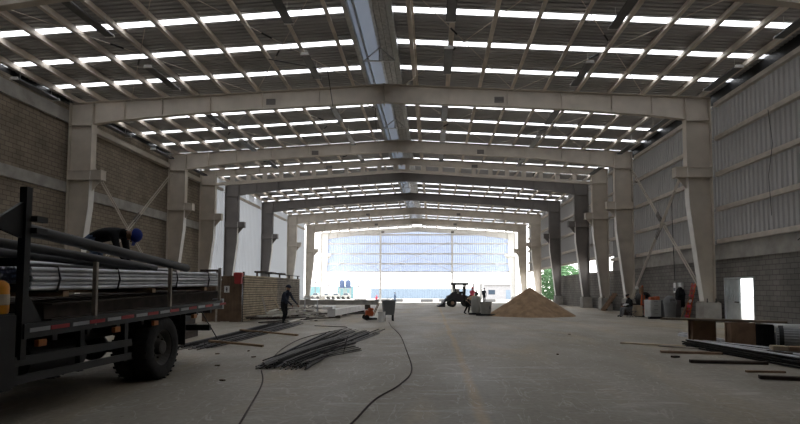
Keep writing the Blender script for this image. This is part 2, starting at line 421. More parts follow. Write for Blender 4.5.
# ------------------------------------------------------------------ portal frames
def column_part(fr, s, y, m, z0, hide_base=False):
    out = W
    P_in = [(14.45, ZE - 1.12), (14.45, 7.35), (14.5, 5.55), (15.05, z0)]
    b = MB(); poly = [(s * out, z0), (s * out, ZE - 0.02)] + [(s * 14.45, ZE + 0.02)] + [(s * x, z) for x, z in P_in]
    b.prism(poly, y - 0.012, y + 0.012)                                     # web
    b.bb((s * out - 0.02, y - 0.19, z0), (s * out + 0.02, y + 0.19, ZE))   # outer flange
    pts = [(14.45, ZE - 0.03)] + P_in
    for (xa, za), (xb, zb) in zip(pts[:3], pts[1:3]): b.beam((s * xa, y, za), (s * xb, y, zb), 0.38, 0.03, up=(1, 0, 0))
    b.bb((s * 14.95, y - 0.25, z0), (s * 15.72, y + 0.25, z0 + 0.04))      # base plate
    for z in (ZE - 1.12,): b.bb((s * (14.5 if z < 6 else 14.46), y - 0.15, z - 0.012), (s * (out - 0.02), y + 0.15, z + 0.012))
    o = b.build('column', m, fr)
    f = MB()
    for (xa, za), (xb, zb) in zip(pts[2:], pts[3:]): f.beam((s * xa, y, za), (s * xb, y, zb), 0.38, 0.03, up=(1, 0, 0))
    f.build('lower_flange', M['paleflange'], o)  # lower inner flange in a paler tone than the rest of the column
    # crane corbel
    c = MB()
    c.bb((s * 13.88, y - 0.21, 7.29), (s * 15.6, y + 0.21, 7.33)); c.bb((s * 13.88, y - 0.21, 6.84), (s * 15.6, y + 0.21, 6.87))
    c.bb((s * 13.9, y - 0.2, 6.86), (s * 13.93, y + 0.2, 7.3))
    for q in (-1, 1): c.bb((s * 13.92, y + q * 0.165, 6.86), (s * 15.58, y + q * 0.18, 7.3))
    c.prism([(s * 14.0, 6.85), (s * 14.46, 6.85), (s * 14.46, 6.3)], y - 0.012, y + 0.012)
    c.build('corbel', m, o)
def rafter_part(fr, s, y, m, deep=0.9):
    """half rafter: tapered I section from knee to ridge"""
    zr = zridge(y); b = MB()
    xs = [14.45, 13.0, 9.1, 5.0, 0.0]; dep = [1.12, 1.0, deep * 0.97, deep * 0.97, deep] if deep > 0.6 else [deep] * 5
    top = [(x, ztop(x, y)) for x in xs]; bot = [(x, ztop(x, y) - d) for x, d in zip(xs, dep)]
    poly = [(s * x, z) for x, z in top] + [(s * x, z) for x, z in reversed(bot)]
    b.prism(poly, y - 0.012, y + 0.012)
    top2 = [(W, ZE)] + top
    for (xa, za), (xb, zb) in zip(top2, top2[1:]): b.beam((s * xa, y, za - 0.015), (s * xb, y, zb - 0.015), 0.28, 0.03)
    for (xa, za), (xb, zb) in zip(bot, bot[1:]): b.beam((s * xa, y, za + 0.015), (s * xb, y, zb + 0.015), 0.28, 0.03)
    for x in (12.9, 11.0, 8.6, 6.0, 3.2): b.bb((s * x - 0.012, y - 0.13, ztop(x, y) - (1.0 if x > 12 and deep > 0.6 else deep * 0.96) + 0.03), (s * x + 0.012, y + 0.13, ztop(x, y) - 0.03))
    o = b.build('rafter', m, fr)
    p = MB(); zc = ztop(5.6, y) - 0.45 * min(1, deep / 0.8)
    p.box((s * 5.6, y - 0.017, zc - 0.065), (0.46, 0.01, 0.3))
    for dx in (-0.13, 0.13):
        for dz in (-0.13, 0.0): p.box((s * (5.6 + dx), y - 0.024, zc + dz), (0.15, 0.03, 0.06))
    p.build('splice_bolts', M['greyframe'], o)
FR = [('O', 'cream', 'cream steel portal frame overhead, closest to the viewer'),
      ('A', 'cream', 'cream steel portal frame standing just beyond the flatbed truck'),
      ('B', 'cream', 'cream steel portal frame one bay past the truck, before the openwork beam'),
      ('C', 'cream', 'cream steel portal frame with openwork chord of rectangular holes'),
      ('D', 'greyframe', 'dark grey steel portal frame right behind the openwork beam'),
      ('E', 'greyframe', 'dark grey steel portal frame, farther from the openwork beam'),
      ('F', 'cream', 'cream steel portal frame right past the two dark grey frames'),
      ('G', 'cream', 'cream steel portal frame second past the dark grey frames'),
      ('H', 'glaresteel', 'sunlit cream steel frame carrying the pale blue end wall')]
for key, mk, lab in FR:
    y = FY[key]; fr = thing('portal_frame', lab, 'steel frame', (0, 0, 0), 0, 'steel portal frames'); m = M[mk]
    for s in (-1, 1):
        column_part(fr, s, y, m, 0.92 + gz(y))
        rafter_part(fr, s, y, m, 0.74 if key == 'O' else 0.9 if key == 'A' else (0.52 if key == 'C' else 0.8))
    b = MB(); zr = zridge(y); d = 0.74 if key == 'O' else 0.9 if key == 'A' else (0.52 if key == 'C' else 0.8)
    b.bb((-0.02, y - 0.16, zr - d - 0.12), (0.02, y + 0.16, zr + 0.02)); b.box((-0.0, y - 0.03, zr - 0.36), (0.5, 0.03, 0.08)); b.box((0, y - 0.03, zr - 0.3), (0.2, 0.03, 0.25))
    b.build('ridge_splice', m, fr)
    if key == 'C':
        for s in (-1, 1):
            b = MB()
            def zb(x, d): return ztop(x, y) - d - 0.12 * (x / 14.45)
            for xa, xb in ((0, 14.45),):
                b.beam((0, y, zb(0, 0.98)), (s * 14.45, y, zb(14.45, 1.02)), 0.26, 0.2)
            x = 0.45
            while x < 14.4:
                b.bb((s * x - 0.16, y - 0.09, zb(x, 0.94)), (s * x + 0.16, y + 0.09, zb(x, 0.46))); x += 1.27
            b.build('openwork_chord', m, fr)
for key, _, _ in FR:
    y = FY[key]
    if key == 'O': continue
    for s in (-1, 1):
        z = gz(y); b = MB(); b.bb((s * 14.93, y - 0.38, z - 0.05), (s * 15.75, y + 0.38, z + 0.91))
        o = b.build('concrete_pedestal', M['concrete'], None, bevel=0.02)
        which = {'A': 'the frame just beyond the truck', 'B': 'the frame before the openwork beam', 'C': 'the frame with openwork beam', 'D': 'the nearer dark grey frame',
                 'E': 'the farther dark grey frame', 'F': 'first cream frame past the dark ones', 'G': 'second cream frame past the dark ones', 'H': 'the end wall frame'}[key]
        tag(o, 'grey pedestal on the %s side under %s' % ('block wall' if s < 0 else 'sheet wall', which), 'pedestal', 'column pedestals')
        a = MB()
        for dx in (-0.2, 0.2):
            a.tube([(s * 15.34 + dx, y - 0.3, z + 0.9), (s * 15.34 + dx, y - 0.3, z + 1.1)], 0.022, 6)
            a.box((s * 15.34 + dx, y - 0.3, z + 0.94), (0.07, 0.07, 0.03))
        a.build('anchor_bolts', M['rebar'], o)

# ------------------------------------------------------------------ left wall
XL = -15.78
def lwall(name, a, c, z0, z1, m, parent=None, th=0.22):
    b = MB(); b.bb((XL - th, a, z0), (XL, c, z1)); return b.build(name, m, parent)
wl = lwall('wall_left', YB, FY['C'] + 0.2, 0, 10.66, M['blockL']); tag(wl, 'brown concrete block wall behind the flatbed truck', 'wall', kind='structure')
b = MB()
for a, c, z0, z1 in ((YB, YA - 0.1, 6.23, 6.75), (YA + 0.1, FY['B'] - 0.1, 6.12, 6.68), (FY['B'] + 0.1, FY['C'], 6.1, 6.66), (YB, YA - 0.1, 9.72, 10.33)):
    b.bb((XL - 0.05, a, z0), (XL + 0.12, c, z1))
b.build('concrete_band', M['concrete'], wl)
b = MB()
for a, c in ((YA + 0.2, FY['B'] - 0.2), (FY['B'] + 0.2, FY['C'] - 0.2)):
    b.bb((XL + 0.02, a, 9.72), (XL + 0.3, c, 9.76)); b.bb((XL + 0.02, a, 10.0), (XL + 0.3, c, 10.04)); b.bb((XL + 0.26, a, 9.72), (XL + 0.3, c, 10.04))
b.build('eaves_beam', M['cream'], wl)
def sheet_wall(name, x, ya, yb, z0, z1, m, s, lab, pitch=0.3, h=0.04):
    b = MB(); prof = corr(ya, yb, pitch, h); vs = []
    for t, d in prof: vs += [(x - s * d, t, z0), (x - s * d, t, z1)]
    b.add(vs, [(2 * i, 2 * i + 2, 2 * i + 3, 2 * i + 1) for i in range(len(prof) - 1)])
    o = b.build(name, m); tag(o, lab, 'wall', kind='structure'); return o
def girts(parent, s, ya, yb, zs, x=15.72):
    for z in zs:
        b = MB(); x0, x1 = s * x, s * (x + 0.2)
        b.bb((x0, ya, z - 0.008), (x1, yb, z + 0.008)); b.bb((x0, ya, z - 0.2), (x1, yb, z - 0.185))
        b.bb((s * x - 0.008, ya, z - 0.2), (s * x + 0.008, yb, z))
        b.build('girt', M['girt'], parent)
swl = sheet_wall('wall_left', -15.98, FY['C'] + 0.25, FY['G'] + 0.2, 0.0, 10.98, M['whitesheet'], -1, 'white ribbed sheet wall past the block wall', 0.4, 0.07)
for a, c in (('C', 'D'), ('D', 'E'), ('E', 'F'), ('F', 'G')):
    girts(swl, -1, FY[a] + 0.25, FY[c] - 0.25, (10.2,))
# ------------------------------------------------------------------ right wall
XR = 15.95
b = MB(); b.bb((XR, YB, 0), (XR + 0.22, 22.4, 2.92)); b.bb((XR, 24.66, 0), (XR + 0.22, FY['C'], 2.92)); b.bb((XR, 22.4, 2.06), (XR + 0.22, 24.66, 2.92))
b.bb((XR, FY['C'], 0), (XR + 0.22, 58.4, 2.98))
wr = b.build('wall_right', M['blockR']); tag(wr, 'grey concrete block base of the sheet clad wall', 'wall', kind='structure')
b = MB(); b.bb((XR - 0.1, YB, 2.92), (XR + 0.25, FY['C'] - 0.2, 3.63)); b.build('concrete_band', M['concrete'], wr)
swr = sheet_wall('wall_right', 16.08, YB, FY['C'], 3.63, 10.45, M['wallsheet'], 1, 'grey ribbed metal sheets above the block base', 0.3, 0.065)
GZ = (10.37, 8.75, 7.03, 5.38, 3.86)
for a, c in ((YB, FY['O'] - 0.2), (FY['O'] + 0.2, YA - 0.2), (YA + 0.2, FY['B'] - 0.2), (FY['B'] + 0.2, FY['C'] - 0.2)): girts(swr, 1, a, c, GZ)
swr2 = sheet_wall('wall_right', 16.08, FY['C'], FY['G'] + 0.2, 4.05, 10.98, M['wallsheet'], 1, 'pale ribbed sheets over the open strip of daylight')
for a, c in (('C', 'D'), ('D', 'E'), ('E', 'F'), ('F', 'G')): girts(swr2, 1, FY[a] + 0.2, FY[c] - 0.2, (10.37, 8.75, 7.03, 5.38, 4.2))
b = MB()
for s in (-1, 1): b.bb((s * 16.0, YB, 10.45), (s * 16.04, FY['C'], 11.2)); 
b.build('trim_shade_1', M['black'])  # black strip closing the eaves gap, its colour standing in for shade
SC.objects['trim_shade_1']['kind'] = 'structure'
b = MB(); b.bb((-16.2, YB - 0.2, 0), (16.3, YB, 12.5)); tag(b.build('wall_back', M['blockL']), kind='structure')
# ------------------------------------------------------------------ side door in the block base
d = MB(); d.bb((XR - 0.03, 24.6, 0), (XR + 0.2, 24.66, 2.06)); d.bb((XR - 0.03, 22.4, 0), (XR + 0.2, 22.46, 2.06)); d.bb((XR - 0.03, 22.4, 2.0), (XR + 0.2, 24.66, 2.06))
door = d.build('door_1', M['whitedoor']); tag(door, 'white metal double door, one leaf shut and one open to daylight', 'door', kind='structure')
l = MB(); l.bb((XR + 0.04, 23.5, 0.02), (XR + 0.08, 24.6, 2.0))
for k in range(7): l.bb((XR + 0.0, 23.55 + k * 0.155, 0.98), (XR + 0.05, 23.58 + k * 0.155, 1.96))
l.bb((XR + 0.01, 23.5, 0.9), (XR + 0.05, 24.6, 0.97))
leaf = l.build('leaf', M['whitedoor'], door)
h = MB(); h.bb((XR - 0.03, 23.55, 0.93), (XR + 0.02, 23.85, 0.98)); h.build('handle', M['black'], leaf)
l = MB(); l.bb((XR + 0.22, 22.42, 0.02), (XR + 1.25, 22.46, 2.0)); l.build('leaf', M['whitedoor'], door)

# ------------------------------------------------------------------ end wall
b = MB(); prof = corr(-15.6, 15.6, 0.3, 0.04); vs = []
for tt, dd in prof: vs += [(tt, YH + 0.35 - dd, 4.4), (tt, YH + 0.35 - dd, 10.35 + (1 - abs(tt) / W) * 0.75)]
b.add(vs, [(2 * i, 2 * i + 2, 2 * i + 3, 2 * i + 1) for i in range(len(prof) - 1)])
we = b.build('wall_end', M['endsheet']); tag(we, 'pale blue ribbed end wall hanging over the bright opening', 'wall', kind='structure')
for z in (10.5, 9.05, 7.43, 5.82, 4.5):
    b = MB(); b.bb((-15.5, YH + 0.1, z - 0.24), (15.5, YH + 0.3, z)); b.build('girt', M['glaresteel'], we)
for x, w in ((-5.95, 'first'), (5.54, 'second')):
    b = MB(); z1 = ztop(x, YH) - 0.8; z0 = gz(YH)
    b.bb((x - 0.16, YH - 0.14, z0), (x + 0.16, YH - 0.11, z1)); b.bb((x - 0.16, YH + 0.05, z0), (x + 0.16, YH + 0.07, z1)); b.bb((x - 0.012, YH - 0.14, z0), (x + 0.012, YH + 0.06, z1))
    tag(b.build('wind_post', M['glaresteel']), 'slender cream post of the end wall nearer the %s side' % ('block wall' if x < 0 else 'sheet clad'), 'post', 'end wall posts')
for x0, x1, w in ((-14.3, -6.2, 'block wall side bay'), (-5.7, 5.3, 'middle bay'), (5.8, 14.3, 'sheet clad side bay')):
    t = thing('cross_brace', 'thin crossed tie rods on the end wall, %s' % w, 'brace', (0, 0, 0), 0, 'end wall braces')
    for za, zb in ((4.6, 9.3), (9.3, 4.6)):
        b = MB(); b.beam((x0, YH + 0.02, za), (x1, YH + 0.02, zb), 0.07, 0.07); b.build('rod', M['glaresteel'], t)

# ------------------------------------------------------------------ wall and roof bracing
def pair(name, lab, a, c, gap=0.11, m='cream', grp='wall braces'):
    t = thing(name, lab, 'brace', (0, 0, 0), 0, grp)
    for k in (-1, 1):
        b = MB(); b.beam((a[0], a[1] + k * gap, a[2]), (c[0], c[1] + k * gap, c[2]), 0.05, 0.05); b.build('angle', M[m], t)
    mid = [p + (q - p) * 0.55 for p, q in zip(a, c)]; b = MB(); dd = [(q - p) * 0.03 for p, q in zip(a, c)]
    b.beam([p - q for p, q in zip(mid, dd)], [p + q for p, q in zip(mid, dd)], 0.3, 0.05, up=(1, 0, 0)); b.build('batten_plate', M['greyframe'], t)
pair('wall_brace', 'slanting double angle brace on the block wall rising towards the truck', (-15.45, YA + 0.4, 8.9), (-15.45, FY['B'] - 0.6, 1.2))
pair('wall_brace', 'slanting double angle brace on the block wall rising away from truck', (-15.3, YA + 0.6, 1.4), (-15.3, FY['B'] - 0.3, 9.3))
pair('wall_brace', 'slanting double angle brace on the sheet wall, foot at the door end', (15.5, YA + 0.5, 1.1), (15.5, FY['B'] - 0.2, 9.5))
pair('wall_brace', 'slanting double angle brace on the sheet wall, head at the door end', (15.3, YA + 0.3, 9.3), (15.3, FY['B'] - 0.5, 1.0))
def rod(a, c, lab, r=0.014):
    t = thing('roof_tie_rod', lab, 'tie rod', (0, 0, 0), 0, 'roof tie rods')
    b = MB(); b.tube([a, c], r, 5); b.build('rod', M['purlin'], t)
    m0 = Vector(a).lerp(Vector(c), 0.42); d = (Vector(c) - Vector(a)).normalized()
    b = MB(); b.tube([m0 - d * 0.25, m0 + d * 0.25], 0.035, 6); b.build('turnbuckle', M['black'], t)
kk = 0
for ka, kb, bay in (('O', 'A', 'the bay overhead'), ('A', 'B', 'the second bay'), ('B', 'C', 'the third bay')):
    for xa, xb, w in ((-12.5, -6.3, 'outer block wall side'), (-6.3, -0.9, 'inner block wall side'), (0.9, 6.3, 'inner sheet wall side'), (6.3, 12.5, 'outer sheet wall side')):
        for q in (0, 1):
            ya, yb = (FY[ka], FY[kb]) if q == 0 else (FY[kb], FY[ka])
            rod((xa, ya + (0.2 if q == 0 else -0.2), ztop(xa, ya) - 0.12), (xb, yb + (-0.2 if q == 0 else 0.2), ztop(xb, yb) - 0.12),
                'roof tie rod in %s, %s, %s of the pair' % (bay, w, 'one' if q == 0 else 'other'))

# ------------------------------------------------------------------ hanging linear lamps (unlit)
lamp0 = thing('linear_lamp', 'x', 'lamp', (0, 0, 0))
b = MB(); b.prism([(-0.17, 0.0), (0.17, 0.0), (0.12, 0.09), (-0.12, 0.09)], -1.2, 1.2); b.build('housing', M['fixture'], lamp0)
b = MB(); b.bb((-0.15, -1.17, -0.012), (0.15, 1.17, 0.0)); b.build('diffuser', M['lens'], lamp0)
for q in (-1, 1):
    b = MB(); b.prism([(-0.18, -0.015), (0.18, -0.015), (0.13, 0.1), (-0.13, 0.1)], q * 1.2 - 0.03, q * 1.2 + 0.03); b.build('end_cap', M['white'], lamp0)
    b = MB(); b.tube([(0, q * 0.9, 0.09), (0, q * 0.9, 0.62)], 0.008, 5); b.build('hanger', M['white'], lamp0)
lrows = [(3.0, 'inner row, sheet wall side', (16.7, 21.0, 27.2, 31.6, 36.5)), (8.65, 'middle row, sheet wall side', (16.7, 21.7, 27.0, 31.8, 36.8)), (14.3, 'outer row, sheet wall side', (16.7, 21.4, 27.2, 32.0, 37.9)),
         (-2.75, 'inner row, block wall side', (16.7, 21.4, 27.2, 32.0, 36.8)), (-9.25, 'middle row, block wall side', (16.7, 21.6, 27.2, 32.0, 36.8)), (-14.9, 'outer row, block wall side', (16.7, 21.7, 27.4, 32.4, 37.5))]
first = True
for x, rw, yl in lrows:
    for i, y in enumerate(yl, 1):
        o = lamp0 if first else copy_tree(lamp0); first = False
        o.location = (x, y, ztop(x, y) - (0.55 if abs(x) < 12 else 0.62))
        tag(o, 'unlit dark linear lamp under the roof, %s, %s from the viewer' % (rw, ORD[i]), 'lamp', 'linear lamps under the roof')

# hanging cables
def cable(pts, lab, r=0.012, m='black', name='hanging_cable'):
    b = MB(); b.tube(pts, r, 6); tag(b.build(name, M[m], None, True), lab, 'cable', 'hanging cables')
cable([(-15.5, 26.0, 10.1), (-15.5, 26.3, 8.5), (-15.52, 26.2, 6.9), (-15.5, 26.25, 5.0), (-15.55, 26.2, 3.2)], 'black cable hanging down the block wall behind the first column')
cable([(15.6, 20.6, 8.6), (15.6, 20.4, 7.2), (15.6, 20.7, 6.0), (15.6, 20.6, 4.4)], 'black cable hanging down the sheet wall above the door')
cable([(15.6, 18.9, 6.4), (15.6, 18.95, 4.6), (15.62, 18.8, 3.5), (15.6, 19.2, 3.3)], 'black cable hanging down the sheet wall nearer the viewer', 0.02)
cable([(15.65, 29.15, 6.8), (15.65, 29.05, 4.2), (15.7, 29.05, 2.0)], 'black cable hanging to the white switch boxes', 0.02)
cable([(-4.6, 21.4, 11.25), (-2.1, 21.4, 10.75), (-2.05, 21.4, 10.6), (-2.05, 22.5, 9.6)], 'thin black conduit dropping from the roof beside the ridge', 0.018)
cable([(-1.5, 26.5, 11.3), (-0.6, 26.5, 10.9), (-0.55, 26.5, 9.7)], 'thin black conduit dropping past the second frame', 0.018)

# ------------------------------------------------------------------ people
def smoothstep(t): return t * t * (3 - 2 * t)
def seg_dist(p, a, c):
    d = c - a; t = max(0, min(1, (p - a).dot(d) / max(d.length_squared, 1e-9))); return (p - (a + d * t)).length
def person(label, J, cols, loc, rz=0.0, group=None, name='person', scale=1.0, cap=None, hair='cloth_black', facing=(0, -1, 0)):
    """J: joints; cols: materials for shirt, trousers, shoe. One skinned, continuous body."""
    J = {k: Vector(v) * scale for k, v in J.items()}
    V = []; E = []; RR = []; BONE = []
    def add(p, r): V.append(Vector(p)); RR.append(r * scale); return len(V) - 1
    def link(a, c): E.append((a, c))
    pel = add(J['pelvis'], 0.135)
    sp = add(J['pelvis'].lerp(J['chest'], 0.5), 0.13); ch = add(J['chest'], 0.15); nb = add(J['chest'].lerp(J['neck'], 0.75), 0.095); nk = add(J['neck'], 0.058)
    hd = J['head']; up = (hd - J['neck']).normalized(); fw = Vector(facing).normalized(); fw = (fw - up * fw.dot(up)).normalized()
    h1 = add(J['neck'].lerp(hd, 0.55) + fw * 0.015 * scale, 0.074); h2 = add(hd + fw * 0.01 * scale, 0.094); h3 = add(hd + up * 0.085 * scale, 0.07)
    for a, c in ((pel, sp), (sp, ch), (ch, nb), (nb, nk), (nk, h1), (h1, h2), (h2, h3)): link(a, c)
    for s in 'LR':
        sh = add(J['sh' + s], 0.07); el = add(J['el' + s], 0.048); wr = add(J['wr' + s], 0.032); ha = add(J['wr' + s] + (J['wr' + s] - J['el' + s]).normalized() * 0.07 * scale, 0.036)
        mu = add(J['sh' + s].lerp(J['el' + s], 0.45), 0.058)
        link(ch, sh); link(sh, mu); link(mu, el); link(el, wr); link(wr, ha)
        hp = add(J['pelvis'].lerp(J['kn' + s], 0.16) + (J['hip' + s] - J['pelvis']) * 0.9, 0.1); th = add(J['hip' + s].lerp(J['kn' + s], 0.5), 0.082)
        kn = add(J['kn' + s], 0.062); cf = add(J['kn' + s].lerp(J['an' + s], 0.35), 0.064); an = add(J['an' + s], 0.043); to = add(J['to' + s], 0.04)
        link(pel, hp); link(hp, th); link(th, kn); link(kn, cf); link(cf, an); link(an, to)
    me = bpy.data.meshes.new('tmp'); me.from_pydata(V, E, []); o = bpy.data.objects.new('tmp', me); COL.objects.link(o)
    sm = o.modifiers.new('s', 'SKIN'); sm.use_smooth_shade = True
    for i, d in enumerate(me.skin_vertices[0].data): d.radius = (RR[i], RR[i]); d.use_root = (i == 0)
    ss = o.modifiers.new('d', 'SUBSURF'); ss.levels = 2; ss.render_levels = 2
    dg = bpy.context.evaluated_depsgraph_get(); dg.update()
    m2 = bpy.data.meshes.new_from_object(o.evaluated_get(dg)); bpy.data.objects.remove(o)
    b = MB(); b.v = [tuple(v.co) for v in m2.vertices]; b.f = [tuple(p.vertices) for p in m2.polygons]
    sets = [('head', [(J['neck'], hd + up * 0.1 * scale)]), ('hand', [(J['wr' + s], J['wr' + s] + (J['wr' + s] - J['el' + s]).normalized() * 0.12 * scale) for s in 'LR']),
            ('shirt', [(J['pelvis'].lerp(J['chest'], 0.2), J['neck'].lerp(J['chest'], 0.2))] + [(J['sh' + s], J['el' + s]) for s in 'LR'] + [(J['el' + s], J['wr' + s]) for s in 'LR'] + [(J['shL'], J['shR'])]),
            ('trousers', [(J['pelvis'], J['hip' + s]) for s in 'LR'] + [(J['hip' + s], J['kn' + s]) for s in 'LR'] + [(J['kn' + s], J['an' + s]) for s in 'LR']),
            ('shoe', [(J['an' + s] - Vector((0, 0, 0.04)) * scale, J['to' + s]) for s in 'LR'])]
    slot = {'head': 0, 'hand': 0, 'shirt': 1, 'trousers': 2, 'shoe': 3}
    for p in m2.polygons:
        c = p.center; best = min(((min(seg_dist(c, a, e2) for a, e2 in ss_) - (0.045 * scale if k in ('shirt', 'trousers') else 0), k) for k, ss_ in sets))
        b.mi.append(slot[best[1]])
    # hands: five fingers each, curled
    for s in 'LR':
        wr = J['wr' + s]; d = (wr - J['el' + s]).normalized(); side = d.cross(Vector((0, 0, 1)))
        side = side.normalized() if side.length > 1e-3 else Vector((1, 0, 0)); dn = d.cross(side) * (-1 if d.cross(side).z > 0 else 1)
        b.cur = 0
        for q, ln in ((-1.5, 0.07), (-0.5, 0.085), (0.5, 0.08), (1.5, 0.062)):
            p0 = wr + d * 0.075 * scale + side * q * 0.019 * scale
            p1 = p0 + d * ln * 0.5 * scale + dn * 0.006 * scale; p2 = p1 + d * ln * 0.3 * scale + dn * ln * 0.3 * scale; p3 = p2 + dn * ln * 0.3 * scale
            b.tube([p0, p1, p2, p3], [0.0095 * scale, 0.009 * scale, 0.008 * scale, 0.006 * scale], 6)
        tq = 1 if s == 'L' else -1
        p0 = wr + d * 0.03 * scale + side * tq * 0.025 * scale
        b.tube([p0, p0 + (d * 0.03 + side * tq * 0.025) * scale, p0 + (d * 0.06 + side * tq * 0.022 + dn * 0.015) * scale], [0.011 * scale, 0.01 * scale, 0.007 * scale], 6)
    # face: nose, ears, eyes, mouth
    sd = fw.cross(up).normalized(); b.cur = 0
    b.tube([hd + fw * 0.085 * scale + up * 0.015 * scale, hd + fw * 0.115 * scale - up * 0.025 * scale, hd + fw * 0.085 * scale - up * 0.035 * scale], [0.008 * scale, 0.014 * scale, 0.01 * scale], 6)
    for q in (-1, 1): b.ball(hd + sd * q * 0.092 * scale - up * 0.005 * scale, 0.026 * scale, 6, (1, 1, 1.2))
    b.cur = 4
    for q in (-1, 1): b.ball(hd + fw * 0.088 * scale + sd * q * 0.032 * scale + up * 0.012 * scale, 0.011 * scale, 6)
    b.cur = 5; b.box(hd + fw * 0.083 * scale - up * 0.06 * scale, (0.04 * scale, 0.02 * scale, 0.01 * scale))
    body = b.build(name, [M['skin'], M[cols[0]], M[cols[1]], M[cols[2]], M['black'], M['safety']])
    for p in body.data.polygons: p.use_smooth = True
    body.location = loc; body.rotation_euler = (0, 0, rz)
    tag(body, label, 'person', group)
    rot = Matrix((sd, fw, up)).transposed()
    def dome(nm, rad, c, m, lo, stretch=1.08):
        q = MB(); prof = [(rad * math.cos(t), rad * math.sin(t) * 0.95) for t in [lo + (PI / 2 - lo) * i / 6 for i in range(7)]]
        prof[-1] = (0.001, prof[-1][1]); q.lathe(prof, 14)
        q.v = [tuple(c + rot @ Vector((v[0], v[1] * stretch, v[2]))) for v in q.v]; return q
    if cap:
        q = dome('cap', 0.108 * scale, hd + up * 0.03 * scale, M[cap], -0.25)
        q.add([tuple(c) for c in (hd + up * 0.035 * scale + fw * 0.09 * scale - sd * 0.08 * scale, hd + up * 0.035 * scale + fw * 0.09 * scale + sd * 0.08 * scale, hd + up * 0.02 * scale + fw * 0.175 * scale + sd * 0.05 * scale, hd + up * 0.02 * scale + fw * 0.175 * scale - sd * 0.05 * scale)], [(0, 1, 2, 3)])
        q.build('cap', M[cap], body, True)
    else:
        q = dome('hair', 0.104 * scale, hd + up * 0.02 * scale - fw * 0.012 * scale, M[hair], -0.1); q.build('hair', M[hair], body, True)
    return body
def stand(lean=0.0, stride=0.0, armf=0.25, knee=0.0):
    """standing figure facing -y, lean forward (rad), feet apart along y by stride"""
    ph = 0.92 - 0.1 * knee
    def up(l, dx=0): return (dx, -math.sin(lean) * l, ph + math.cos(lean) * l)
    J = {'pelvis': (0, 0, ph), 'chest': up(0.38), 'neck': up(0.56), 'head': (0, -math.sin(lean * 0.9) * 0.71, ph + math.cos(lean * 0.9) * 0.71)}
    for s, q in (('L', 1), ('R', -1)):
        J['sh' + s] = up(0.47, q * 0.185); sy, sz = J['sh' + s][1], J['sh' + s][2]
        J['el' + s] = (q * 0.225, sy - armf * 0.45, sz - 0.25); J['wr' + s] = (q * 0.2, sy - armf * 1.25, sz - 0.45)
        J['hip' + s] = (q * 0.095, 0, ph - 0.03); J['kn' + s] = (q * 0.105, q * stride * 0.35 - 0.06 - 0.1 * knee, 0.49 - 0.03 * knee); J['an' + s] = (q * 0.11, q * stride + 0.02, 0.085); J['to' + s] = (q * 0.125, q * stride - 0.14, 0.045)
    return J

# man leaning over the load
J = {'pelvis': (-0.02, 0, 0.52), 'chest': (0.38, 0, 0.63), 'neck': (0.56, 0, 0.6), 'head': (0.70, 0, 0.575),
     'shL': (0.47, 0.18, 0.58), 'elL': (0.5, 0.24, 0.3), 'wrL': (0.55, 0.2, 0.07), 'shR': (0.47, -0.18, 0.58), 'elR': (0.56, -0.22, 0.32), 'wrR': (0.68, -0.18, 0.1),
     'hipL': (-0.02, 0.1, 0.48), 'knL': (0.14, 0.14, 0.26), 'anL': (-0.12, 0.13, 0.09), 'toL': (0.0, 0.14, 0.045),
     'hipR': (-0.02, -0.1, 0.48), 'knR': (0.2, -0.14, 0.28), 'anR': (-0.08, -0.13, 0.09), 'toR': (0.05, -0.14, 0.045)}
person('person in black top and blue cap bent double over the truck load', J, ('cloth_black', 'jeans', 'cloth_black'), (-3.98, 9.35, 1.81), 0.12, scale=1.14, cap='blue', facing=(0.6, 0, -0.8))
person('person in dark clothes standing stooped beside the heap of planks', stand(0.38, 0.1, 0.3, 0.4), ('cloth_navy', 'cloth_black', 'cloth_black'), (-3.85, 21.6, 0.0), 1.15, cap='cloth_navy', facing=(0, -1, -0.3))
Js = {'pelvis': (0, 0, 0.46), 'chest': (0, -0.08, 0.84), 'neck': (0, -0.13, 1.03), 'head': (0, -0.2, 1.17)}
for s, q in (('L', 1), ('R', -1)):
    Js.update({'sh' + s: (q * 0.18, -0.1, 0.93), 'el' + s: (q * 0.22, -0.2, 0.66), 'wr' + s: (q * 0.12, -0.42, 0.62), 'hip' + s: (q * 0.1, 0, 0.44), 'kn' + s: (q * 0.13, -0.5, 0.5), 'an' + s: (q * 0.13, -0.58, 0.09), 'to' + s: (q * 0.14, -0.74, 0.045)})
person('person in black top and grey trousers sitting on a folding stool', Js, ('cloth_black', 'greycloth', 'cloth_black'), (13.35, 29.2, 0.0), -PI / 2 + 0.15, facing=(0, -1, -0.3))
st = thing('folding_stool', 'low folding stool with crossed legs under the sitting person', 'stool', (13.35, 29.2, 0), 0.15)
b = MB(); b.box((0, 0, 0.33), (0.42, 0.36, 0.03)); b.build('seat', M['greycloth'], st)
for q in (-1, 1):
    for (xa, xb) in ((-0.2, 0.2), (0.2, -0.2)):
        b = MB(); b.tube([(xa, q * 0.16, 0.0), (xb, q * 0.16, 0.32)], 0.015, 6); b.build('leg', M['grey'], st)
b = MB(); b.box((13.06, 29.12, 0.655), (0.3, 0.3, 0.1)); b.box((13.07, 29.12, 0.72), (0.22, 0.22, 0.04)); tag(b.build('white_parcel', M['white'], None, bevel=0.02), 'white parcel held on the lap of the sitting person', 'parcel')
person('person in tan shirt stooping over the grey mixing machine', stand(1.15, 0.12, 0.35, 0.5), ('tan', 'cloth_black', 'cloth_black'), (4.45, 31.9, 0.0), PI / 2 + 0.1, cap='cloth_black', facing=(0, -0.7, -0.7))
person('person in pink red top crouched beyond the hall near the end wall post', {**Js, 'head': (0, -0.2, 1.15)}, ('pink', 'cloth_navy', 'cloth_black'), (-6.9, 86.0, -0.62), 0.6, facing=(0, -1, 0), cap='pink')
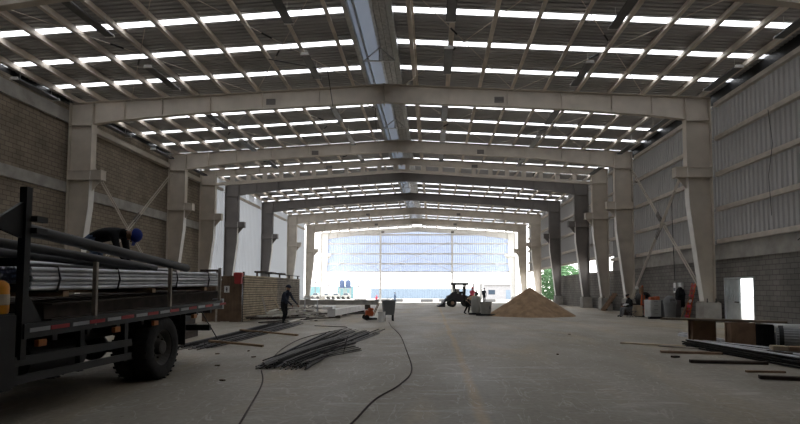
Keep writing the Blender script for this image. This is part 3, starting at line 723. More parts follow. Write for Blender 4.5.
person('person in blue clothes walking across the bright yard', stand(0.05, 0.24, 0.15), ('jeans', 'jeans', 'cloth_black'), (-3.75, 84.9, -0.62), PI / 2 + 0.3, facing=(0, -1, 0))
person('person in dark blue standing behind the sand heap', stand(0.03, 0.06, 0.1), ('cloth_navy', 'cloth_navy', 'cloth_black'), (7.9, 56.0, 0.0), 0.3, facing=(0, -1, 0))
person('person in red cap standing behind the tractor bucket arm', stand(0.05, 0.05, 0.3), ('pink', 'cloth_navy', 'cloth_black'), (5.75, 44.4, 0.0), 0.4, facing=(0, -1, 0), cap='pink')

# ------------------------------------------------------------------ flatbed truck (rear pointing down the hall)
SL = 0.03
def dz(y): return 1.06 + SL * (y - 5.5)     # deck top at y
tr = thing('flatbed_truck', 'black flatbed truck with stake posts, loaded with galvanised pipes', 'truck', (-3.2, 8.0, 0.0))
tr_o = Vector((-3.2, 8.0, 0.0))
def TP(b, nm, m, parent=None, **k):
    b.v = [tuple(Vector(v) - tr_o) for v in b.v]; return b.build(nm, m, parent or tr, **k)
X0, X1 = -4.4, -2.0; Y0, Y1 = 5.5, 10.75
def slope_box(xa, xb, ya, yb, dlo, dhi):
    b = MB(); vs = [(x, y, dz(y) + d) for x in (xa, xb) for y in (ya, yb) for d in (dlo, dhi)]
    return b.add(vs, [(0, 1, 3, 2), (4, 6, 7, 5), (0, 4, 5, 1), (2, 3, 7, 6), (0, 2, 6, 4), (1, 5, 7, 3)])
TP(slope_box(X0 + .05, X1 - .05, Y0, Y1, -0.1, 0.0), 'deck', M['darkwood'])
for xa, xb in ((X0, X0 + 0.06), (X1 - 0.06, X1)): TP(slope_box(xa, xb, Y0 - 0.05, Y1, -0.14, 0.02), 'side_rail', M['black'])
TP(slope_box(X0, X1, Y1 - 0.06, Y1 + 0.02, -0.16, 0.05), 'rear_bar', M['galv'])
for xa in (-3.7, -2.75): TP(slope_box(xa, xa + 0.09, 3.2, Y1 - 0.1, -0.4, -0.12), 'chassis_rail', M['black'])
y = 6.0
while y < Y1 - 0.3: TP(slope_box(X0 + .1, X1 - .1, y, y + 0.08, -0.22, -0.1), 'cross_member', M['black']); y += 0.62
# red and white reflective tape along the side rail
k = 0; y = 5.52
while y < 10.6:
    ln = 0.3; TP(slope_box(X1 - 0.001, X1 + 0.006, y, y + ln, -0.075, -0.03), 'reflective_tape', M['tape_white' if k % 2 == 0 else 'tape_red']); y += ln + (0.06 if k % 2 else 0.015); k += 1
for y in (5.62, 7.0, 8.0, 9.35): 
    q = TP(slope_box(X1 - 0.02, X1 + 0.03, y, y + 0.12, -0.24, -0.17), 'marker_light', M['lightdim'])
# headboard
for xa in (X0, X1 - 0.1):
    b = MB(); b.bb((xa, 5.43, 0.7), (xa + 0.08, 5.51, 2.56)); TP(b, 'headboard_post', M['black'])
b = MB()
for z in (1.12, 1.42, 1.7): b.bb((X0 + 0.1, 5.44, z), (X1 - 0.1, 5.52, z + 0.09))
for x in (-3.9, -2.82): b.bb((x, 5.45, 1.1), (x + 0.06, 5.51, 1.75))
TP(b, 'headboard', M['black'])
b = MB(); b.prism([(5.44, 2.4), (5.44, 2.0), (5.0, 2.1)], X1 - 0.09, X1 - 0.05, 'x'); TP(b, 'gusset', M['black'])
b = MB(); b.prism([(5.5, 1.45), (5.5, 1.05), (5.8, 1.05)], X1 - 0.09, X1 - 0.05, 'x'); TP(b, 'gusset', M['black'])
b = MB()
for z in (2.06, 2.19): b.bb((X1 - 0.02, 5.5, z), (X1 + 0.05, 5.66, z + 0.06))
TP(b, 'hook', M['black'])
for y, z in ((6.63, 1.81), (8.56, 1.81)):
    b = MB(); b.bb((X1 - 0.05, y - 0.022, dz(y) - 0.1), (X1, y + 0.022, z)); TP(b, 'stake', M['oldwood'])
    b = MB(); b.bb((X0, y - 0.03, dz(y) - 0.1), (X0 + 0.06, y + 0.03, z)); TP(b, 'stake', M['oldwood'])
b = MB(); b.beam((X1 - 0.03, 10.6, dz(10.6) - 0.1), (X1 - 0.03, 10.6, 1.9), 0.05, 0.05, up=(1, 0, 0)); TP(b, 'stake', M['oldwood'])
M['guard'] = mat('dull_black_guard', (0.05, 0.05, 0.05), 0.7)
# side guards
for z0, z1 in ((0.44, 0.53), (0.63, 0.73)):
    b = MB(); b.bb((X1 - 0.1, 5.4, z0), (X1 - 0.05, 7.55, z1)); TP(b, 'side_guard', M['guard'])
for y in (5.45, 6.5, 7.45):
    b = MB(); b.bb((X1 - 0.14, y - 0.04, 0.42), (X1 - 0.08, y + 0.04, dz(y) - 0.1)); TP(b, 'guard_post', M['black'])
b = MB(); b.bb((X1 - 0.5, 4.85, 0.4), (X1 - 0.02, 5.38, 1.2)); TP(b, 'tool_box', M['black'], bevel=0.02)
b = MB(); b.tube([(-2.6, 6.0, 0.62), (-2.6, 7.0, 0.62)], 0.26, 16); TP(b, 'fuel_tank', M['black'])
# wheels
def wheel(c, w=0.27, r=0.515, s=1):
    x, y, z = c; b = MB()
    prof = [(0.29, -w / 2 + 0.02), (0.36, -w / 2), (r - 0.06, -w / 2), (r - 0.01, -w / 2 + 0.035), (r, -w / 2 + 0.06), (r, w / 2 - 0.06), (r - 0.01, w / 2 - 0.035), (r - 0.06, w / 2), (0.36, w / 2), (0.29, w / 2 - 0.02), (0.27, 0), (0.29, -w / 2 + 0.02)]
    b.lathe(prof, 36, c, 'x')
    for k in range(30):
        t = 2 * PI * k / 30
        for q in (-0.07, 0.07): b.box((x + q, y + (r - 0.001) * math.cos(t + q), z + (r - 0.001) * math.sin(t + q)), (0.1, 0.04, 0.01), Matrix.Rotation(t + q - PI / 2, 3, 'X'))
    ty = TP(b, 'wheel', M['rubber'], smooth=True)
    b = MB(); b.lathe([(0.29, s * (w / 2 - 0.03)), (0.27, s * (w / 2 - 0.05)), (0.22, s * (w / 2 - 0.12)), (0.12, s * (w / 2 - 0.12)), (0.11, s * (w / 2 - 0.03)), (0.08, s * (w / 2 - 0.02)), (0.001, s * (w / 2 - 0.02))], 24, c, 'x')
    for k in range(8): b.tube([(x + s * (w / 2 - 0.12), y + 0.165 * math.cos(k * PI / 4), z + 0.165 * math.sin(k * PI / 4)), (x + s * (w / 2 - 0.085), y + 0.165 * math.cos(k * PI / 4), z + 0.165 * math.sin(k * PI / 4))], 0.018, 6)
    b.v = [tuple(Vector(v)) for v in b.v]; TP(b, 'rim', M['rim'], ty)
for x, s in ((-2.15, 1), (-2.47, 1), (-3.93, -1), (-4.25, -1)): wheel((x, 8.42, 0.515), s=s)
for x, s in ((-2.2, 1), (-4.2, -1)): wheel((x, 3.9, 0.515), s=s)
b = MB(); b.tube([(-4.2, 8.42, 0.515), (-2.2, 8.42, 0.515)], 0.09, 10); b.ball((-3.2, 8.42, 0.515), 0.22, 10); TP(b, 'rear_axle', M['black'])
b = MB(); b.tube([(-4.2, 3.9, 0.515), (-2.2, 3.9, 0.515)], 0.06, 10); TP(b, 'front_axle', M['black'])
for xa, xb in ((-2.62, -2.02), (-4.4, -3.8)):
    b = MB(); b.bb((xa, 9.12, 0.48), (xb, 9.14, dz(9.1) - 0.14)); TP(b, 'mud_flap', M['rubber'])
b = MB(); b.bb((-4.2, 10.55, 0.62), (-2.2, 10.63, 0.74)); b.bb((-3.6, 10.57, 0.7), (-3.55, 10.62, 1.1)); b.bb((-2.85, 10.57, 0.7), (-2.8, 10.62, 1.1)); TP(b, 'rear_bumper', M['black'])
b = MB(); b.tube([(-2.12, 9.9, 1.1), (-2.1, 10.35, 0.72), (-2.1, 10.75, 0.42)], 0.012, 6); TP(b, 'hanging_strap', M['black'])
# cab (just beyond the picture's edge)
b = MB(); b.prism([(4.75, 0.75), (4.75, 2.55), (3.6, 2.6), (3.25, 1.75), (2.4, 1.6), (2.35, 0.75)], -4.35, -2.05, 'x'); cab = TP(b, 'cab', M['bluetank'], bevel=0.05)
b = MB(); b.prism([(4.5, 1.8), (4.5, 2.4), (3.75, 2.42), (3.5, 1.8)], -2.06, -2.035, 'x'); TP(b, 'side_window', M['glassdark'], cab)
# ---- the load
def long_pipe(a, c, r, m, name='steel_pipe', hollow=True, n=12):
    a, c = Vector(a), Vector(c); o_ = (a + c) / 2; b = MB()
    d = (c - a)
    if hollow:
        L = d.length; prof = [(r, -L / 2), (r, L / 2), (r * 0.85, L / 2), (r * 0.85, -L / 2), (r, -L / 2)]
        b.lathe(prof, n)
        q = Vector((0, 0, 1)).rotation_difference(d.normalized())
        b.v = [tuple(q @ Vector(v)) for v in b.v]
    else: b.tube([a - o_, c - o_], r, n)
    o = b.build(name, M[m], None, True); o.location = o_; return o
p0 = None
for lay in range(5):
    for k in range(13 - lay % 2):
        x = -2.18 - 0.062 * k - (0.031 if lay % 2 else 0); zz = 0.365 + lay * 0.055
        ya, yb = 5.72 + R.uniform(-0.02, 0.06), 11.0 + R.uniform(-0.05, 0.08)
        if p0 is None:
            p0 = long_pipe((0, -2.64, -0.05), (0, 2.64, 0.05), 0.029, 'galv', 'galvanised_pipe'); o = p0
        else: o = copy_tree(p0)
        o.location = (x, (ya + yb) / 2, dz((ya + yb) / 2) + zz)
        tag(o, 'long galvanised pipe in the strapped bundle on the truck deck', 'pipe', 'galvanised pipes on the truck')
for y in (6.1, 7.3, 9.0, 10.3):
    zc_ = dz(8.36) + 0.019 * (y - 8.36); b = MB(); z0 = zc_ + 0.33; z1 = zc_ + 0.365 + 4 * 0.055 + 0.036; xa, xb = -2.99, -2.14
    b.tube([(xb, y, z0), (xb, y + 0.05, (z0 + z1) / 2), (xb, y, z1), (xa, y, z1), (xa, y, z0), (xb, y, z0)], 0.012, 6)
    tag(b.build('binding_strap', M['black']), 'black binding strap round the galvanised pipes, %s from the headboard' % ORD[[6.1, 7.3, 9.0, 10.3].index(y) + 1], 'strap', 'straps round the pipes')
for i, y in enumerate((6.2, 8.2, 10.1), 1):
    b = MB(); b.box((-3.2, y, dz(8.36) + 0.019 * (y - 8.36) + 0.295), (2.2, 0.1, 0.07), Matrix.Rotation(0.0, 3, 'X')); tag(b.build('dunnage_timber', M['wood']), 'short timber under the galvanised pipes, %s from the headboard' % ORD[i], 'timber', 'timbers under the pipes')
for i in range(5):
    x = -2.22 - i * 0.4; b = MB()
    ya, yb = 6.0, 11.0 + 0.06 * (i % 2)
    for d in (0.02, 0.2):
        b.beam((x, ya, dz(ya) + d), (x, yb, dz(yb) + d), 0.2, 0.02)
    b.beam((x, ya, dz(ya) + 0.11), (x, yb, dz(yb) + 0.11), 0.016, 0.18)
    tag(b.build('steel_beam', M['darkwood']), 'dark steel beam lying on the truck deck under the pipes', 'beam', 'dark beams on the truck')
for lab, a, c, r, m in (('thick black pipe lying aslant on top of the galvanised pipes', (-2.3, 4.9, 2.2), (-2.4, 9.9, 1.868), 0.075, 'blacksteel'),
                        ('black pipe on the load behind the thick aslant one', (-2.6, 5.0, 2.02), (-2.75, 9.4, 1.845), 0.06, 'blacksteel'),
                        ('lower black pipe on the load against the headboard', (-3.0, 5.1, 1.93), (-2.98, 9.4, 1.84), 0.055, 'blacksteel'),
                        ('thin grey tube at the far side of the truck load', (-3.25, 5.9, 1.80), (-3.3, 10.9, 1.88), 0.03, 'galv'),
                        ('grey tube beside the thin one on the truck load', (-3.42, 5.9, 1.80), (-3.5, 10.6, 1.87), 0.04, 'galv')):
    tag(long_pipe(a, c, r, m, 'steel_pipe'), lab, 'pipe')
# orange gas cylinder strapped behind the cab
g = thing('gas_cylinder', 'orange gas cylinder strapped upright behind the truck cab', 'gas cylinder', (-2.1, 5.2, 1.2))
b = MB(); b.lathe([(0.001, 0), (0.09, 0.0), (0.1, 0.02), (0.1, 0.27), (0.09, 0.31), (0.05, 0.34), (0.001, 0.35)], 20); b.build('body', M['orange'], g, True)
b = MB(); b.lathe([(0.101, 0.09), (0.103, 0.1), (0.103, 0.19), (0.101, 0.2)], 20); b.build('label_band', M['slat'], g)
b = MB(); b.tube([(0, 0, 0.34), (0, 0, 0.39)], 0.018, 8); b.lathe([(0.035, 0.385), (0.035, 0.4), (0.001, 0.405)], 10); b.build('valve', M['galv'], g)

# ------------------------------------------------------------------ steel on the floor
M['rebarpale'] = mat('rubbed_bar_steel', (0.2, 0.195, 0.19), 0.45, 0.2, 0.2, 20)
def rebar(a, c, r, lab, grp, bend=0.0, n=5):
    a, c = Vector(a), Vector(c); pts = []
    side = (c - a).cross(Vector((0, 0, 1))).normalized()
    for i in range(n + 1):
        t = i / n; pts.append(a.lerp(c, t) + side * bend * math.sin(PI * t))
    b = MB(); b.tube(pts, r, 6); tag(b.build('reinforcing_bar', M[R.choice(['rebar', 'darkbar', 'darkbar', 'rebarpale'])], None, True), lab, 'reinforcing bar', grp)
for i in range(78):
    if i < 54: lay, k, n_ = i % 3, i // 3, 18
    else: lay, k, n_ = 3 + i % 2, (i - 54) // 2, 12
    t = k / (n_ - 1); z = 0.012 + lay * 0.024; j = R.uniform(-0.4, 0.4) / n_
    a = (-0.85 + 0.9 * (t + j), 9.5 + R.uniform(-0.1, 0.45), z)
    if lay < 3: c = (-1.15 + 1.75 * (t + j), 17.4 + R.uniform(-1.2, 2.0), z)
    else: c = (-0.45 + 1.2 * (t + j), 11.9 + 3.6 * (1 - t) + R.uniform(-0.2, 0.6), z)
    rebar(a, c, 0.0115, 'dark reinforcing bar in the fanned bundle mid floor', 'bars of the fanned bundle', -0.12 * (0.4 + t))
for i in range(60):
    lay, k = i % 4, i // 4; t = k / 14; j = R.uniform(-0.4, 0.4) / 15; z = 0.012 + lay * 0.024
    a = (-3.95 + 0.85 * (t + j), 12.8 + R.uniform(-0.5, 0.7), z); c = (-4.35 + 1.15 * (t + j), 22.3 + R.uniform(-1.4, 1.0), z)
    rebar(a, c, 0.0115, 'dark reinforcing bar in the long bundle behind the truck', 'bars of the long bundle', 0.05)
rebar((0.35, 11.75, 0.02), (0.18, 13.4, 0.26), 0.0115, 'single bent bar sticking up from the fanned bundle', None)
def plank(a, c, w, h, lab, m='wood', grp=None, name='wooden_plank', z=None):
    a, c = Vector(a), Vector(c); o_ = (a + c) / 2; b = MB(); b.beam(a - o_, c - o_, w, h); o = b.build(name, M[m], None, bevel=0.004); o.location = o_
    tag(o, lab, 'plank' if 'plank' in name else name.replace('_', ' '), grp); return o
plank((-3.42, 13.4, 0.13), (-1.95, 13.2, 0.03), 0.1, 0.05, 'pine plank on the floor, one end on the long bar bundle, nearer truck', grp='pine planks by the long bundle')
plank((-3.95, 17.0, 0.14), (-1.9, 16.4, 0.03), 0.1, 0.05, 'pine plank on the floor, one end on the long bar bundle, farther from truck', grp='pine planks by the long bundle')
def hose(pts, r, lab, m='hose', name='floor_cable'):
    P = [Vector((x, y, r + gz(y))) for x, y in pts]; out = []
    for i in range(len(P) - 1):
        p0, p1, p2, p3 = P[max(i - 1, 0)], P[i], P[i + 1], P[min(i + 2, len(P) - 1)]
        for k in range(6):
            t = k / 6; out.append(0.5 * ((2 * p1) + (p2 - p0) * t + (2 * p0 - 5 * p1 + 4 * p2 - p3) * t * t + (3 * p1 - p0 - 3 * p2 + p3) * t ** 3))
    out.append(P[-1]); b = MB(); b.tube(out, r, 8); tag(b.build(name, M[m], None, True), lab, 'cable')
hose([(1.3, 4.2), (1.48, 5.7), (1.6, 6.95), (1.86, 8.05), (1.98, 9.56), (1.72, 12.73), (1.3, 16.96), (0.75, 20.62), (0.4, 23.6)], 0.011, 'long dark cable winding down the middle of the floor')
hose([(0.5, 4.6), (0.27, 5.66), (-0.25, 7.96), (-0.7, 9.3)], 0.011, 'thin dark cord running from the fanned bar bundle to the viewer')
hose([(-0.82, 9.9), (-1.35, 13.0), (-1.5, 16.1), (-0.9, 19.9), (-1.6, 20.6), (-2.4, 21.0)], 0.011, 'thin dark cord curling beside the fanned bar bundle')
M['darkwood2'] = mat('stained_board', (0.16, 0.125, 0.09), 0.85, 0, 0.3, 4)
M['palewood'] = mat('pale_dusty_wood', (0.66, 0.63, 0.57), 0.85)
# heap of loose planks
for i in range(84):
    x = R.uniform(-5.7, -3.7) if i % 3 else R.uniform(-5.6, -3.0); y = R.uniform(22.9, 30.5); z = 0.035 + (i % 7) * 0.1 * max(0.0, 1 - abs(x + 4.7) / 1.2)
    an = R.gauss(1.1, 0.55); L = R.uniform(1.2, 3.0); d = Vector((math.cos(an), math.sin(an), R.uniform(-0.01, 0.03))) * L / 2
    if i in (27, 34): z = 0.035
    za, zb = max(0.03, z - d.z), max(0.03, z + d.z)
    o = plank((x - d.x, y - d.y, za), (x + d.x, y + d.y, zb), R.uniform(0.1, 0.2), 0.04, 'loose weathered plank in the tangled heap before the slatted fence', R.choice(['palewood', 'palewood', 'darkwood', 'darkwood', 'palewood']), 'planks of the tangled heap')
plank((-5.45, 24.6, 0.05), (-5.85, 24.9, 1.15), 0.09, 0.04, 'plank leaning on the slatted fence over the heap, upright one', 'oldwood', 'leaning planks')
plank((-5.1, 26.0, 0.05), (-5.75, 26.6, 0.95), 0.09, 0.04, 'plank leaning on the slatted fence over the heap, lower one', 'slat', 'leaning planks')
# ------------------------------------------------------------------ fenced corner
t = thing('board_fence', 'dark brown upright board fence carrying the restroom sign', 'fence', (-6.9, 23.4, 0))
b = MB(); x = -1.2
while x < 0.58:
    b.box((x + 0.07, 0, 1.05), (0.135, 0.03, 2.08 + R.uniform(-0.03, 0.03))); x += 0.14
b.build('boards', M['brownboard'], t)
for z in (0.3, 1.8):
    b = MB(); b.box((-0.3, 0.04, z), (1.8, 0.05, 0.1)); b.build('rail', M['darkwood'], t)
b = MB(); b.box((-0.53, -0.035, 1.1), (0.08, 0.05, 2.4)); b.build('post', M['oldwood'], t)
b = MB(); b.box((-0.85, -0.03, 2.33), (0.9, 0.1, 0.1)); b.build('top_beam', M['darkwood'], t)
t = thing('slatted_fence', 'tan fence of horizontal slats running beside the plank heap', 'fence', (-6.2, 23.4, 0))
L = 8.0; dx = 0.5
for nm, mm, ya, yb in (('slats', 'slat', 0, 4.2), ('pale_slats', 'oldwood', 4.2, L)):
    b = MB(); z = 0.06
    while z < 2.12:
        b.beam((dx * ya / L, ya, z), (dx * yb / L, yb, z + R.uniform(-0.01, 0.01)), 0.035, 0.085); z += 0.112
    b.build(nm, M[mm], t)
b = MB(); b.beam((-0.05, 0, 1.06), (dx - 0.05, L, 1.06), 0.02, 2.0); b.build('dark_gap_backing', M['darkwood'], t)  # dark sheet added behind the slats to deepen the shade in the gaps
for k in range(6):
    y = 0.1 + k * 1.54; b = MB(); b.box((dx * y / L - 0.06, y, 1.14), (0.07, 0.08, 2.28)); b.build('post', M['darkwood'], t)
b = MB(); b.tube([(dx * 0.4 - 0.02, 5.0, 2.3), (dx - 0.02, L, 2.28)], 0.025, 6); b.build('top_rail', M['black'], t)
s = thing('restroom_sign', 'small white restroom sign with black figure on the board fence', 'sign', (-6.97, 23.37, 1.48))
b = MB(); b.box((0, 0, 0), (0.24, 0.012, 0.3)); b.build('panel', M['white'], s)
b = MB(); b.cur = 0
pv = [(-0.045, -0.01), (-0.03, 0.05), (0.03, 0.05), (0.045, -0.01), (0.03, -0.01), (0.03, -0.11), (0.005, -0.11), (0.005, -0.03), (-0.005, -0.03), (-0.005, -0.11), (-0.03, -0.11), (-0.03, -0.01)]
b.prism(pv, -0.012, -0.007); b.prism([(0.025 * math.cos(2 * PI * k / 12), 0.083 + 0.025 * math.sin(2 * PI * k / 12)) for k in range(12)], -0.012, -0.007)
b.build('pictogram', M['black'], s)
b = MB(); b.bb((-6.6, 23.15, 2.02), (-6.22, 23.42, 2.24)); b.bb((-6.55, 23.13, 1.72), (-6.24, 23.36, 2.02)); tag(b.build('red_cloth', M['red'], None, bevel=0.03), 'red cloth hung over the corner of the board fence', 'cloth')
b = MB()
for k in range(3): b.bb((-6.3 + k * 0.1, 25.0 + k * 1.3, 2.285), (-5.9 + k * 0.1, 25.8 + k * 1.3, 2.37))
tag(b.build('dark_bundle', M['darkwood'], None, bevel=0.02), 'dark bundles lying along the top of the slatted fence', 'bundle')
# stacked dark material behind truck
for i in range(5):
    plank((-6.6 + 0.05 * i, 15.2, 0.1 + 0.2 * i), (-4.9 - 0.04 * i, 15.4, 0.1 + 0.2 * i), 1.6, 0.19, 'dark timber layer in the stack behind the truck tail, %s from the floor' % ORD[i + 1], 'darkwood', 'dark timber stack', 'timber_slab')
# ------------------------------------------------------------------ mid floor work things
t = thing('box_girder', 'white steel box girder lying on low trestles mid hall', 'girder', (-2.75, 26.3, 0), -0.06)
b = MB(); b.bb((-0.17, 0, 0.42), (0.17, 8.0, 0.46)); b.bb((-0.17, 0, 0.14), (0.17, 8.0, 0.18)); b.bb((-0.17, 0.02, 0.18), (-0.13, 8.0, 0.42)); b.bb((0.13, 0.02, 0.18), (0.17, 8.0, 0.42)); b.build('beam', M['white'], t)
for y in (0.6, 7.2):
    b = MB(); b.bb((-0.3, y, 0.0), (0.3, y + 0.12, 0.14)); b.build('trestle', M['darkwood'], t)
b = MB(); b.bb((-0.5, 0.2, 0.46), (0.0, 1.0, 0.62)); b.bb((-0.2, -0.03, 0.1), (0.2, 0.0, 0.5)); b.build('end_plate', M['white'], t)
b = MB(); b.box((-4.9, 40.0, 0.5), (6.2, 0.3, 0.34)); b.box((-4.9, 39.84, 0.67), (6.2, 0.06, 0.06)); tag(b.build('long_beam', M['concrete'], None, bevel=0.01), 'long grey steel beam lying crosswise on blocks mid hall', 'beam')
for x, wd in ((-7.0, 'plank heap'), (-2.6, 'wheeled bin')):
    b = MB(); b.bb((x - 0.2, 39.8, 0), (x + 0.2, 40.2, 0.33)); tag(b.build('support_block', M['darkwood']), 'dark support block under the long beam, nearer the %s' % wd, 'block')
b = MB(); b.box((-3.3, 31.0, 0.06), (3.4, 0.12, 0.12), Matrix.Rotation(0.35, 3, 'Z')); tag(b.build('steel_angle', M['rebar']), 'dark steel bar on the floor behind the white box girder', 'bar')
t = thing('sawhorse', 'thin grey metal trestle stand behind the white box girder', 'trestle', (-4.3, 28.5, 0))
for q in (-0.35, 0.35):
    b = MB(); b.tube([(q, -0.2, 0), (q, 0, 1.0), (q, 0.2, 0)], 0.025, 6); b.build('leg', M['galv'], t)
b = MB(); b.tube([(-0.45, 0, 1.0), (0.45, 0, 1.0)], 0.03, 6); b.build('top_bar', M['galv'], t)
t = thing('plate_compactor', 'red engine machine on the floor beside the wheeled bin', 'machine', (-0.68, 25.5, 0), 0.3)
b = MB(); b.box((0, 0, 0.06), (0.62, 0.42, 0.09)); b.build('base', M['black'], t, bevel=0.02)
b = MB(); b.box((-0.05, 0, 0.32), (0.36, 0.32, 0.3)); b.box((0.02, 0, 0.52), (0.26, 0.26, 0.12)); b.build('engine', M['safety'], t, bevel=0.03)
b = MB(); b.tube([(0.15, -0.15, 0.2), (0.42, -0.15, 0.82), (0.42, 0.15, 0.82), (0.15, 0.15, 0.2)], 0.02, 6); b.build('handle', M['rust'], t)
for q in (-1, 1):
    b = MB(); b.lathe([(0.001, -0.03), (0.13, -0.03), (0.13, 0.03), (0.001, 0.03)], 14, (-0.22, q * 0.26, 0.13), 'y'); b.build('wheel', M['rubber'], t)
t = thing('wheeled_bin', 'dark grey wheeled bin mid hall with a lid handle', 'bin', (0.28, 24.8, 0), 0.2)
b = MB(); b.add([(-0.24, -0.24, 0.28), (0.24, -0.24, 0.28), (0.24, 0.24, 0.28), (-0.24, 0.24, 0.28), (-0.3, -0.28, 0.92), (0.3, -0.28, 0.92), (0.3, 0.28, 0.92), (-0.3, 0.28, 0.92)], [(3, 2, 1, 0), (4, 5, 6, 7), (0, 1, 5, 4), (1, 2, 6, 5), (2, 3, 7, 6), (3, 0, 4, 7)]); b.build('body', M['grey'], t, bevel=0.02)
b = MB(); b.box((0, 0, 0.95), (0.64, 0.6, 0.06)); b.tube([(-0.1, 0, 0.97), (-0.07, 0, 1.08), (0.07, 0, 1.08), (0.1, 0, 0.97)], 0.015, 6); b.build('lid', M['grey'], t)
for a in (-0.2, 0.2):
    for c in (-0.2, 0.2):
        b = MB(); b.tube([(a, c, 0.28), (a, c, 0.0)], 0.03, 8); b.build('leg', M['black'], t)
t = thing('white_bucket', 'white plastic bucket on the floor in front of wheeled bin', 'bucket', (0.02, 24.0, 0))
b = MB(); b.lathe([(0.001, 0.0), (0.15, 0.0), (0.18, 0.44), (0.19, 0.44), (0.19, 0.46), (0.165, 0.46), (0.14, 0.03), (0.001, 0.03)], 18); b.build('body', M['white'], t, True)
b = MB(); b.tube([(-0.18, 0, 0.42), (-0.12, 0.08, 0.3), (0, 0.19, 0.25), (0.12, 0.08, 0.3), (0.18, 0, 0.42)], 0.006, 5); b.build('handle', M['rebar'], t)
# ------------------------------------------------------------------ sand heap
b = MB(); NR, NT = 26, 72; rr = random.Random(3); ph = [rr.uniform(0, 6.28) for _ in range(8)]
vs = [(0, 0, 1.64)]; 
for i in range(1, NR + 1):
    t = i / NR
    for k in range(NT):
        a = 2 * PI * k / NT
        rad = (2.4 + 0.14 * math.sin(2 * a + ph[0]) + 0.1 * math.sin(5 * a + ph[1]) + 0.06 * math.sin(11 * a + ph[2]))
        z = 1.64 * (1 - t) ** 1.04 * (1 - 0.05 * math.sin(3 * a + ph[3]) * t) + 0.035 * math.sin(9 * t + 7 * a + ph[4]) * (1 - t) + rr.uniform(-0.02, 0.02) * (1 - t)
        if i == 1: z = min(z, 1.6)
        vs.append((math.cos(a) * rad * t * 1.0, math.sin(a) * rad * t * 1.05, max(z, 0.0) if i < NR else -0.01))
fs = [(0, 1 + k, 1 + (k + 1) % NT) for k in range(NT)]
for i in range(NR - 1):
    for k in range(NT):
        a0, a1 = 1 + i * NT + k, 1 + i * NT + (k + 1) % NT; fs.append((a0, a0 + NT, a1 + NT, a1))
b.add(vs, fs); o = b.build('heap_of_sand', M['sand'], None, True); o.location = (8.05, 30.6, 0.0); tag(o, 'conical heap of brown sand on the hall floor', 'sand', kind='stuff')
# ------------------------------------------------------------------ tractor
t = thing('loader_tractor', 'dark backhoe loader tractor with canopy parked at the hall end', 'tractor', (4.75, 46.0, 0), 0.1)
b = MB(); b.prism([(-1.1, 0.45), (-1.15, 0.95), (-0.35, 1.2), (0.1, 1.15), (0.9, 0.9), (1.1, 0.55), (0.9, 0.4)], -0.4, 0.4); b.build('body', M['tractor'], t, bevel=0.05)
b = MB(); b.prism([(-1.35, 0.6), (-0.5, 1.35), (-0.2, 1.35), (-0.5, 0.9), (-1.25, 0.45)], 0.42, 0.5); b.prism([(-1.35, 0.6), (-0.5, 1.35), (-0.2, 1.35), (-0.5, 0.9), (-1.25, 0.45)], -0.5, -0.42); b.build('loader_arm', M['tractor'], t)
b = MB(); b.prism([(-1.35, 0.02), (-1.9, 0.02), (-1.95, 0.1), (-1.6, 0.28), (-1.38, 0.6), (-1.28, 0.55)], -0.75, 0.75); b.build('bucket', M['tractor'], t)
b = MB(); b.box((0.0, 0, 2.02), (1.5, 1.2, 0.2)); b.build('canopy', M['tractor'], t, bevel=0.02)
for x in (-0.42, 0.42):
    for y in (-0.42, 0.42):
        b = MB(); b.tube([(x, y, 1.0), (x * 1.1, y, 1.95)], 0.07, 6); b.build('canopy_post', M['tractor'], t)
b = MB(); b.box((0.2, 0, 1.25), (0.6, 0.6, 0.2)); b.box((0.42, 0, 1.5), (0.2, 0.6, 0.6)); b.build('seat', M['black'], t, bevel=0.03)
b = MB(); b.box((-0.25, 0, 1.35), (0.4, 0.6, 0.5)); b.build('dashboard', M['machine'], t, bevel=0.03)
b = MB(); b.tube([(0.8, 0, 0.8), (1.35, 0, 1.35), (1.65, 0, 0.75), (1.45, 0, 0.35)], [0.1, 0.09, 0.08, 0.1], 8); b.build('digger_arm', M['tractor'], t)
for x, r in ((-0.7, 0.36), (0.65, 0.44)):
    for q in (-1, 1):
        b = MB(); b.lathe([(0.15, -0.13), (r - 0.05, -0.14), (r, -0.08), (r, 0.08), (r - 0.05, 0.14), (0.15, 0.13)], 22, (x, q * 0.55, r), 'y'); wv = b.build('wheel', M['rubber'], t, True)
        b = MB(); b.lathe([(0.001, -0.08), (r * 0.5, -0.09), (r * 0.52, 0.09), (0.001, 0.08)], 16, (x, q * 0.55, r), 'y'); b.build('rim', M['rust'], wv)
# mixing machines
t = thing('concrete_mixer', 'grey upright drum machine beside the stooping person', 'machine', (4.98, 31.3, 0))
b = MB(); b.lathe([(0.001, 0.1), (0.22, 0.1), (0.3, 0.3), (0.3, 0.95), (0.2, 1.12), (0.001, 1.12)], 18); b.build('drum', M['machine'], t, True)
b = MB(); b.box((0, 0, 0.07), (0.9, 0.5, 0.1)); b.box((0.5, 0, 0.06), (0.5, 0.1, 0.08)); b.build('skid', M['black'], t)
b = MB(); b.tube([(0.0, -0.1, 1.1), (0.0, -0.1, 1.5)], 0.045, 8); b.build('exhaust', M['black'], t)
b = MB(); b.tube([(-0.3, 0, 0.6), (-0.55, 0, 0.85), (-0.6, 0.1, 0.85)], 0.02, 6); b.build('handle', M['rust'], t)
t = thing('mixing_tub', 'pale grey tub machine on skids next to the sand heap', 'machine', (5.42, 29.9, 0), -0.15)
b = MB(); b.lathe([(0.001, 0.12), (0.27, 0.12), (0.34, 0.75), (0.36, 0.76), (0.36, 0.8), (0.3, 0.8), (0.24, 0.2), (0.001, 0.2)], 18); b.build('tub', M['machine'], t, True)
